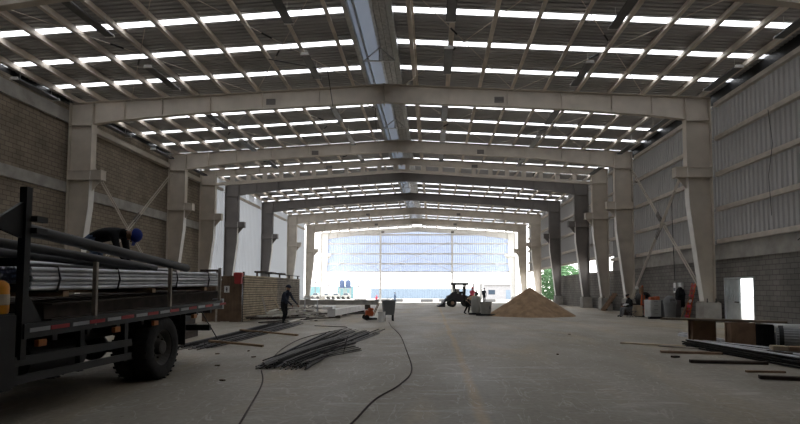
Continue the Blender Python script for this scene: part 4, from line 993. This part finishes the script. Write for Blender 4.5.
b = MB(); b.box((0, 0, 0.07), (1.1, 0.5, 0.09)); b.build('skid', M['black'], t)
b = MB(); b.box((0.1, -0.1, 0.55), (0.3, 0.28, 0.3)); b.box((0.1, -0.1, 0.76), (0.2, 0.2, 0.12)); b.build('motor', M['grey'], t, bevel=0.03)
# ------------------------------------------------------------------ things along the sheet clad wall
t = thing('leaning_pallet', 'brown wooden pallet leaning on the block wall past the sitting person', 'pallet', (15.15, 38.0, 0), 0)
b = MB()
for k in range(6): b.beam((-0.55 + k * 0.02, -0.5 + k * 0.2, 0.02), (0.35 + k * 0.02, -0.5 + k * 0.2, 1.25), 0.13, 0.025, up=(0, 1, 0))
b.build('deck_boards', M['rust'], t)
for q in (0.1, 0.6, 1.12):
    b = MB(); x = -0.55 + 0.9 * q / 1.25 + 0.07; b.beam((x, -0.6, q), (x, 0.6, q), 0.08, 0.1); b.build('stringer', M['darkwood'], t)
t = thing('black_fan', 'large black drum fan standing behind the sitting person', 'fan', (14.5, 30.4, 0), 0.4)
b = MB(); b.lathe([(0.36, -0.18), (0.42, -0.18), (0.42, 0.18), (0.36, 0.18), (0.36, -0.18)], 24, (0, 0, 0.95), 'y'); b.build('shroud', M['black'], t, True)
b = MB()
for r in (0.1, 0.2, 0.3, 0.36): b.lathe([(r - 0.006, -0.19), (r + 0.006, -0.19), (r + 0.006, -0.178), (r - 0.006, -0.178)], 24, (0, 0, 0.95), 'y')
for k in range(8): b.tube([(0, -0.185, 0.95), (0.37 * math.cos(k * PI / 4), -0.185, 0.95 + 0.37 * math.sin(k * PI / 4))], 0.006, 5)
b.build('grille', M['grey'], t)
b = MB(); b.lathe([(0.001, 0.16), (0.37, 0.16), (0.37, 0.175), (0.001, 0.175)], 24, (0, 0, 0.95), 'y'); b.build('back_cover', M['black'], t)
for k in range(4):
    b = MB(); a = k * PI / 2; b.box((0.18 * math.cos(a), 0, 0.95 + 0.18 * math.sin(a)), (0.3, 0.02, 0.14), Matrix.Rotation(-a, 3, 'Y') @ Matrix.Rotation(0.4, 3, 'X')); b.build('blade', M['grey'], t)
for q in (-0.38, 0.38):
    b = MB(); b.tube([(q, -0.3, 0.02), (q * 1.1, 0, 0.95), (q, 0.3, 0.02)], 0.022, 6); b.build('leg', M['black'], t)
b = MB(); b.bb((13.7, 31.2, 0.0), (14.7, 31.8, 0.7)); tag(b.build('dark_crate', M['darkwood'], None, bevel=0.02), 'low dark crate against the block wall behind the fan', 'crate')
t = thing('orange_jack_stand', 'tall orange frame machine standing left of the grey cabinet', 'machine', (14.1, 29.6, 0), 0.2)
b = MB(); b.tube([(-0.08, 0, 0.05), (0.05, 0, 1.75)], 0.045, 8); b.tube([(0.14, 0, 0.05), (0.16, 0, 1.2)], 0.03, 8)
for z in (0.4, 0.7, 1.0): b.tube([(-0.05, 0, z), (0.16, 0, z)], 0.02, 6)
b.build('mast', M['safety'], t)
b = MB(); b.box((0, 0, 0.04), (0.5, 0.5, 0.07)); b.build('base', M['black'], t)
b = MB(); b.box((-0.03, -0.02, 1.45), (0.2, 0.16, 0.42)); b.build('head', M['skin'], t, bevel=0.04)
b = MB(); b.lathe([(0.001, -0.03), (0.09, -0.03), (0.1, 0.0), (0.09, 0.03), (0.001, 0.03)], 14, (-0.3, 0, 1.62), 'y'); b.build('dial', M['white'], t)
b = MB(); b.box((-0.42, -0.2, 0.35), (0.42, 0.4, 0.6)); b.build('pump_box', M['slat'], t, bevel=0.03)
t = thing('tool_cabinet', 'pale grey metal cabinet with red boxes on top', 'cabinet', (14.02, 27.9, 0))
b = MB(); b.bb((-0.28, -0.3, 0.06), (0.28, 0.5, 0.97)); b.build('body', M['cabinet'], t, bevel=0.015)
for k in range(4):
    b = MB(); b.bb((-0.25, -0.325, 0.12 + k * 0.21), (0.25, -0.3, 0.3 + k * 0.21)); dd = b.build('drawer', M['cabinet'], t)
    b = MB(); b.bb((-0.1, -0.345, 0.25 + k * 0.21), (0.1, -0.325, 0.27 + k * 0.21)); b.build('handle', M['grey'], dd)
for a in (-0.24, 0.24):
    b = MB(); b.tube([(a, 0, 0.0), (a, 0, 0.07)], 0.04, 8); b.build('foot', M['black'], t)
b = MB(); b.bb((14.32, 27.55, 0.0), (15.3, 28.4, 0.97)); b.bb((14.38, 27.54, 0.05), (15.24, 27.56, 0.9)); tag(b.build('dark_cabinet', M['cabinetdark'], None, bevel=0.015), 'dark grey cabinet joined to the pale one', 'cabinet')
b = MB(); b.bb((13.8, 27.7, 0.971), (14.02, 28.0, 1.13)); tag(b.build('red_toolbox', M['safety'], None, bevel=0.02), 'small red box on the pale cabinet, nearer orange machine', 'box')
b = MB(); b.bb((14.06, 27.7, 0.971), (14.28, 28.0, 1.16)); tag(b.build('red_toolbox', M['safety'], None, bevel=0.02), 'small red box on the pale cabinet, nearer dark cabinet', 'box')
b = MB(); b.bb((13.55, 27.3, 0.0), (15.2, 27.5, 0.12)); tag(b.build('dark_beam', M['black']), 'black beam on the floor in front of the cabinets', 'beam')
t = thing('dome_bin', 'grey round litter bin with domed lid', 'bin', (14.25, 26.5, 0))
b = MB(); b.lathe([(0.001, 0), (0.23, 0), (0.29, 0.8), (0.32, 0.82), (0.32, 0.87), (0.001, 0.87)], 22); b.build('body', M['grey'], t, True)
b = MB(); b.lathe([(0.32, 0.87), (0.3, 0.98), (0.22, 1.12), (0.1, 1.2), (0.001, 1.22)], 22); dome = b.build('lid', M['grey'], t, True)
b = MB(); b.box((0, -0.27, 1.0), (0.24, 0.06, 0.13)); b.build('flap', M['cabinetdark'], dome)
for y, wd in ((29.35, 'nearer orange machine'), (28.75, 'nearer the striped ladder')):
    b = MB(); b.bb((XR - 0.14, y - 0.15, 1.35), (XR, y + 0.15, 1.9)); o = b.build('switch_box', M['white'], None, bevel=0.01); tag(o, 'white switch box on the block wall, %s' % wd, 'switch box')
    q = MB(); q.bb((XR - 0.155, y - 0.1, 1.45), (XR - 0.14, y + 0.1, 1.62)); q.build('cover', M['grey'], o)
b = MB(); rr = random.Random(5)
prof = [(0.001, 0.55), (0.16, 0.6), (0.24, 0.8), (0.22, 1.1), (0.26, 1.3), (0.2, 1.5), (0.08, 1.62), (0.001, 1.64)]; b.lathe(prof, 14, (15.62, 28.3, 0), 'z')
b.v = [(x + rr.uniform(-0.03, 0.03), y + rr.uniform(-0.05, 0.05) * 1.5, z + rr.uniform(-0.05, 0.05)) for x, y, z in b.v]
b.tube([(15.5, 28.25, 1.1), (15.35, 28.15, 0.8), (15.3, 28.1, 0.5)], [0.09, 0.07, 0.05], 8)
tag(b.build('black_jacket', M['cloth_black'], None, True), 'black jacket bundle hanging on the wall under the switch boxes', 'jacket')
t = thing('striped_ladder', 'red and white striped folding ladder leaning on the block wall', 'ladder', (15.78, 27.1, 0), 0)
for q in (-0.16, 0.16):
    b = MB(); b.beam((-0.42, q, 0.0), (-0.02, q, 1.85), 0.05, 0.08, up=(0, 1, 0)); b.build('rail', M['safety'], t)
for k in range(7):
    z = 0.15 + k * 0.26; b = MB(); b.box((-0.42 + 0.4 * z / 1.85, 0, z), (0.09, 0.36, 0.14), Matrix.Rotation(-0.21, 3, 'Y')); b.build('step', M['pink'] if k < 5 and k % 2 == 0 else (M['white'] if k in (3,) else M['red']), t)
b = MB(); b.beam((-0.75, 0.0, 0.0), (-0.05, 0.0, 1.6), 0.04, 0.05, up=(0, 1, 0)); b.build('back_strut', M['wood'], t)
# ------------------------------------------------------------------ plank table, pipes and scrap in front of the side door
for x, y, an, wd in ((9.66, 14.3, 0.0, 'farther from the big pipes'), (10.1, 13.3, 0.05, 'nearer the big pipes')):
    t = thing('steel_stool', 'rusty brown plate block carrying the long board, %s' % wd, 'trestle', (x, y, 0), an, 'rusty blocks under the board')
    b = MB(); b.bb((-0.31, -0.02, 0), (0.31, 0.02, 0.66)); b.build('front_plate', M['rust'], t)
    b = MB(); b.bb((-0.28, 0.02, 0.0), (-0.25, 0.2, 0.64)); b.bb((0.25, 0.02, 0.0), (0.28, 0.2, 0.64)); b.build('side_plate', M['rust'], t)
    b = MB(); b.bb((-0.31, 0.2, 0), (0.31, 0.24, 0.66)); b.build('back_plate', M['rust'], t)
plank((8.75, 14.75, 0.686), (11.1, 13.15, 0.686), 0.5, 0.05, 'long rough board laid over the two rusty blocks', 'darkwood2', None, 'long_board')
b = MB(); b.bb((10.45, 13.25, 0.0), (10.85, 13.75, 0.62)); b.bb((10.5, 13.2, 0.1), (10.6, 13.3, 0.5)); tag(b.build('black_crate', M['black'], None, bevel=0.02), 'black crate between the rusty block and big pipes', 'crate')
# corrugated big pipe bundle
def big_pipe(a, c, r, lab, m, ribs=20):
    t = thing('large_pipe', lab, 'pipe', a); d = Vector(c) - Vector(a); L = d.length
    b = MB(); q = Vector((0, 0, 1)).rotation_difference(d.normalized())
    n = 48; prof = []
    for k in range(n):
        rr = r + (0.012 if k % 2 else -0.0); prof.append((rr * math.cos(2 * PI * k / n), rr * math.sin(2 * PI * k / n)))
    b.prism(prof, 0, L, 'z'); b.v = [tuple(q @ Vector(v)) for v in b.v]; b.build('tube', M[m], t)
    b = MB(); b.lathe([(r + 0.07, 0.05), (r + 0.07, 0.14), (r - 0.03, 0.14), (r - 0.03, 0.05), (r + 0.07, 0.05)], 28); b.v = [tuple(q @ Vector(v)) for v in b.v]; b.build('collar', M['black'], t)
    return t
big_pipe((10.72, 13.0, 0.29), (14.2, 11.0, 0.29), 0.26, 'large ribbed grey pipe lying beside the board table', 'greypipe')
tag(long_pipe((11.1, 14.2, 0.5), (14.6, 12.2, 0.5), 0.1, 'white', 'white_pipe'), 'white pipe lying behind the large ribbed pipe', 'pipe')
tag(long_pipe((11.0, 13.9, 0.2), (14.5, 11.9, 0.2), 0.19, 'cabinetdark', 'dark_pipe'), 'dark pipe under the white one behind the large ribbed pipe', 'pipe')
b = MB(); b.bb((10.5, 14.6, 0.0), (10.62, 17.5, 0.1)); tag(b.build('steel_channel', M['galv']), 'pale steel channel on the floor behind the rusty blocks', 'channel')
b = MB(); b.bb((10.3, 14.9, 0.0), (10.4, 17.2, 0.08)); tag(b.build('steel_channel', M['galv']), 'second pale steel channel on the floor closer to the rusty blocks', 'channel')
rr = random.Random(11)
for i in range(26):
    lay, k = i % 4, i // 4; t = k / 6; mm = 'galv' if i in (7, 11, 19) else 'rebar'; j = rr.uniform(-0.03, 0.03); z = 0.026 + lay * 0.052
    a = Vector((8.9 + 0.5 * (t + j), 13.9 - 0.7 * t + rr.uniform(-.2, .2), z)); c = Vector((9.25 + 2.1 * (t + j), 9.2 + 1.3 * t + rr.uniform(-.3, .3), z))
    o = long_pipe(a, c, 0.02 if mm == 'rebar' else 0.024, 'darkbar' if mm == 'rebar' else mm, 'steel_bar', False, 8)
    tag(o, 'shiny steel bar among the dark bars before the rusty blocks' if mm == 'galv' else 'dark steel bar in the long pile before the rusty blocks', 'steel bar', 'shiny bars of the pile' if mm == 'galv' else 'dark bars of the pile')
t = thing('brick_pallet', 'wooden pallet carrying reddish blocks beside the large pipe', 'pallet', (9.95, 11.2, 0), -0.35)
b = MB()
for k in range(5): b.box((0, -0.36 + k * 0.18, 0.19), (1.0, 0.13, 0.025))
b.build('deck_boards', M['darkwood'], t)
for q in (-0.42, 0, 0.42):
    b = MB(); b.box((q, 0, 0.13), (0.1, 0.9, 0.09)); b.build('stringer', M['darkwood'], t)
for x, y, m, wd in ((9.7, 11.35, 'slat', 'pale one at the end'), (9.95, 11.2, 'rust', 'middle one'), (10.2, 11.1, 'rust', 'one nearest the large pipe')):
    b = MB(); b.box((0, 0, 0.045), (0.28, 0.3, 0.09)); o = b.build('clay_block', M[m], None, bevel=0.01); o.location = (x, y, 0.204); o.rotation_euler = (0, 0, -0.35); tag(o, 'reddish block on the pallet, %s' % wd, 'block')
for a, c, wd, h, m, lab in (((7.7, 12.45, 0.03), (8.95, 12.15, 0.03), 0.14, 0.05, 'rust', 'brown plank lying before the rusty block on the open floor'),
                       ((7.55, 10.75, 0.035), (8.95, 10.55, 0.035), 0.12, 0.06, 'darkwood', 'dark square timber alone on the floor before the bar pile'),
                       ((7.75, 8.85, 0.035), (9.6, 8.35, 0.035), 0.12, 0.06, 'darkwood', 'dark timber poking out under the near end of bar pile'),
                       ((7.95, 9.55, 0.02), (8.6, 9.5, 0.02), 0.07, 0.035, 'rust', 'short brown batten at the near end of bar pile'),
                       ((8.3, 13.9, 0.02), (9.3, 13.0, 0.02), 0.22, 0.03, 'oldwood', 'broad pale plank beside the far rusty block'),
                       ((7.55, 14.6, 0.02), (9.4, 13.55, 0.02), 0.2, 0.03, 'slat', 'thin pale board end on the floor under the board table')):
    plank(a, c, wd, h, lab, m)
b = MB(); b.box((7.65, 11.6, 0.02), (0.16, 0.1, 0.04), Matrix.Rotation(0.4, 3, 'Z')); tag(b.build('wood_scrap', M['darkwood']), 'small dark scrap of wood on open floor near the planks', 'scrap')
for i, (x, y) in enumerate(((-1.75, 9.9), (-1.5, 11.2), (-2.0, 12.3), (-1.0, 8.3), (-2.5, 11.7), (5.2, 12.0), (6.9, 17.5))):
    b = MB(); b.box((0, 0, 0.01), (0.09, 0.05, 0.02), Matrix.Rotation(i * 0.9, 3, 'Z')); o = b.build('wood_scrap', M['brownboard'], None, bevel=0.004); o.location = (x, y, 0)
    tag(o, 'tiny dark wood scrap strewn on the open concrete', 'scrap', 'scraps on the floor')
# ------------------------------------------------------------------ beyond the open end
GZ0 = -0.62
for i, (xa, xb, y, wd) in enumerate(((-17.5, -15.2, 93, 'left of the first wind post bay'), (-11.6, -9.5, 93, 'behind the long beam'), (-7.3, -5.2, 93, 'beside the crouched person'), (-5.0, -2.9, 93.6, 'behind the walking person'), (0.3, 2.5, 93, 'behind the wheeled bin side lane'), (3.6, 5.4, 95, 'behind the tractor bucket'), (8.4, 10.6, 93, 'behind the mixing machines'), (11.6, 13.8, 94, 'behind the sand heap flank')), 1):
    b = MB(); b.prism([(xa, GZ0), (xb, GZ0), (xb, GZ0 + 0.5), (xa, GZ0 + 0.5)], y, y + 0.6)
    tag(b.build('concrete_barrier', M['barrier'], None, bevel=0.03), 'grey barrier block in the bright yard, %s counted from the block wall side' % ORD[i], 'barrier', 'yard barrier blocks')
def hoarding(xa, xb, y, h, m, lab):
    b = MB(); prof = corr(xa, xb, 0.6, 0.06); vs = []
    for tt, dd in prof: vs += [(tt, y - dd, GZ0), (tt, y - dd, GZ0 + h)]
    for tt, dd in reversed(prof): vs += [(tt, y + 0.1, GZ0), (tt, y + 0.1, GZ0 + h)]
    n = len(prof) * 2
    b.add(vs, [(2 * i, 2 * ((i + 1) % n), 2 * ((i + 1) % n) + 1, 2 * i + 1) for i in range(n)])
    b.add(vs, [tuple(range(1, 2 * n, 2))]); tag(b.build('site_hoarding', M[m]), lab, 'fence', 'hoardings round the yard')
hoarding(-13.0, 13.0, 130, 2.5, 'bluefence', 'long pale blue hoarding across the yard behind the walking person')
hoarding(-28.5, -25.0, 128, 3.0, 'tealfence', 'teal hoarding behind the yard, short piece at the block wall side')
hoarding(-21.0, -17.0, 128, 3.0, 'tealfence', 'teal hoarding beneath the two blue water tanks')
for x, wd in ((-19.2, 'farther from the walking person'), (-17.7, 'nearer the walking person')):
    t = thing('water_tank', 'dark blue water tank on a stand, %s' % wd, 'tank', (x, 124, GZ0), 0, 'blue water tanks')
    b = MB(); b.lathe([(0.001, 2.6), (0.62, 2.6), (0.65, 2.8), (0.65, 4.1), (0.5, 4.4), (0.2, 4.55), (0.001, 4.55)], 18); b.build('tank', M['bluetank'], t, True)
    b = MB(); b.box((0, 0, 2.53), (1.2, 1.2, 0.12)); b.build('platform', M['machine'], t)
    for p in (-0.5, 0.5):
        for q in (-0.5, 0.5):
            b = MB(); b.box((p, q, 1.25), (0.1, 0.1, 2.5)); b.build('leg', M['machine'], t)
for x, y, h, wd in ((-25.2, 122, 3.9, 'beside the teal hoarding'), (-22.0, 122, 3.2, 'between the teal hoardings'), (-15.0, 122, 3.0, 'past the blue tanks')):
    b = MB(); b.tube([(x, y, GZ0), (x, y, GZ0 + h)], 0.11, 8); b.box((x, y, GZ0 + h), (0.35, 0.3, 0.5)); tag(b.build('yard_pole', M['grey']), 'thin grey pole in the yard %s' % wd, 'pole')
for i in range(4):
    x = -24.6 + i * 2.35; t = thing('parked_car', 'pale grey parked car far in the yard, %s from the teal hoarding' % ORD[i + 1], 'car', (x, 120, GZ0), 0, 'cars parked in the yard')
    b = MB(); b.prism([(-1.0, 0.3), (-1.0, 0.85), (-0.6, 0.95), (-0.4, 1.4), (0.5, 1.4), (0.75, 0.95), (1.0, 0.85), (1.0, 0.3)], -0.8, 0.8); b.build('body', M['machine'], t, bevel=0.05)
    b = MB(); b.prism([(-0.5, 0.97), (-0.36, 1.34), (0.44, 1.34), (0.62, 0.97)], -0.82, -0.79); b.build('window', M['glassdark'], t)
    for p in (-0.6, 0.6):
        for q in (-0.75, 0.75): b = MB(); b.lathe([(0.001, -0.1), (0.32, -0.1), (0.32, 0.1), (0.001, 0.1)], 14, (p, q, 0.32), 'y'); b.build('wheel', M['rubber'], t)
t = thing('site_cabin', 'white site building behind the yard with an open doorway', 'building', (18.5, 126, GZ0))
b = MB(); b.bb((-3.4, 0, 0), (3.4, 4, 3.4)); b.build('walls', M['bldg'], t)
b = MB(); b.bb((-3.8, -0.4, 3.4), (3.8, 4.4, 3.6)); b.build('roof', M['concrete'], t)
b = MB(); b.bb((1.6, -0.03, 0), (2.7, 0.02, 2.2)); b.build('door', M['bluefence'], t)
b = MB(); b.bb((-2.6, -0.03, 1.1), (-1.0, 0.02, 2.2)); b.build('window', M['glassdark'], t)
for x, wd in ((11.7, 'nearer the tractor'), (13.4, 'nearer the white building')):
    b = MB(); b.bb((x - 0.25, 118, GZ0), (x + 0.25, 118.5, GZ0 + 3.6)); tag(b.build('gate_pier', M['barrier']), 'grey gate pier in the yard, %s' % wd, 'pier', 'gate piers')
def tree(x, y, h, lab, seed):
    rr = random.Random(seed); t = thing('tree', lab, 'tree', (x, y, GZ0))
    b = MB(); b.tube([(0, 0, 0), (0.1, 0, h * 0.4), (0.0, 0.1, h * 0.75)], [0.16, 0.12, 0.05], 8); b.build('trunk', M['bark'], t)
    b = MB()
    for i in range(2200):
        th, ph_ = rr.uniform(0, 2 * PI), math.acos(rr.uniform(-1, 1)); q = rr.uniform(0.55, 1.0) ** 0.5
        lob = 1 + 0.25 * math.sin(3 * th + seed) * math.sin(2 * ph_)
        c = Vector((math.cos(th) * math.sin(ph_) * h * 0.42 * q * lob, math.sin(th) * math.sin(ph_) * h * 0.42 * q * lob, h * 0.55 + math.cos(ph_) * h * 0.45 * q))
        r1 = Matrix.Rotation(rr.uniform(0, 6.3), 3, 'Z') @ Matrix.Rotation(rr.uniform(0, 6.3), 3, 'X'); s_ = rr.uniform(0.14, 0.3)
        b.add([c + r1 @ Vector(v) for v in ((-s_, 0, 0), (0, -s_ * 0.5, 0.03), (s_, 0, 0), (0, s_ * 0.5, 0.03))], [(0, 1, 2, 3)])
    b.build('foliage', M['leaf'], t)
for i, (x, y, h, wd) in enumerate(((19.5, 74, 5.6, 'seen right over the sand heap'), (21.5, 79, 6.2, 'behind the one over the heap'), (22.5, 70, 4.6, 'low one by the block wall end'), (24.5, 86, 6.5, 'tallest, farthest out'))):
    tree(x, y, h, 'green tree outside the sheet wall gap, %s' % wd, 20 + i)

# ------------------------------------------------------------------ sky and camera
w = bpy.data.worlds.new('sky'); SC.world = w; w.use_nodes = True
nt = w.node_tree; bg = nt.nodes['Background']
tc = nt.nodes.new('ShaderNodeTexCoord'); sp = nt.nodes.new('ShaderNodeSeparateXYZ'); cr = nt.nodes.new('ShaderNodeValToRGB')
nt.links.new(tc.outputs['Generated'], sp.inputs[0]); nt.links.new(sp.outputs['Z'], cr.inputs[0])
e = cr.color_ramp.elements
e[0].position = 0.0; e[0].color = (1.0, 0.99, 0.965, 1); e[1].position = 0.8; e[1].color = (0.97, 0.97, 1.0, 1)
nt.links.new(cr.outputs[0], bg.inputs['Color']); bg.inputs['Strength'].default_value = 3.2
cam = bpy.data.cameras.new('camera'); co = bpy.data.objects.new('camera', cam); COL.objects.link(co); SC.camera = co
cam.sensor_fit = 'HORIZONTAL'; cam.sensor_width = 36.0; cam.lens = 520 / 800 * 36.0
cam.shift_x = -15.76 / 800; cam.shift_y = 50.27 / 800; cam.clip_end = 1000; cam.clip_start = 0.05
co.matrix_world = Matrix.Translation((2.35, 0, 1.45)) @ Matrix.Rotation(0.0315, 4, 'Z') @ Matrix.Rotation(PI / 2 + 0.0539, 4, 'X') @ Matrix.Rotation(0.0022, 4, 'Z')
vs_ = SC.view_settings; SC.display_settings.display_device = 'sRGB'
vs_.view_transform = 'Standard'; vs_.look = 'None'; vs_.gamma = 1.0; vs_.use_curve_mapping = False
vs_.exposure = 0.45
SC.cycles.max_bounces = 8; SC.cycles.diffuse_bounces = 5; SC.cycles.transparent_max_bounces = 12
SC.cycles.use_denoising = True
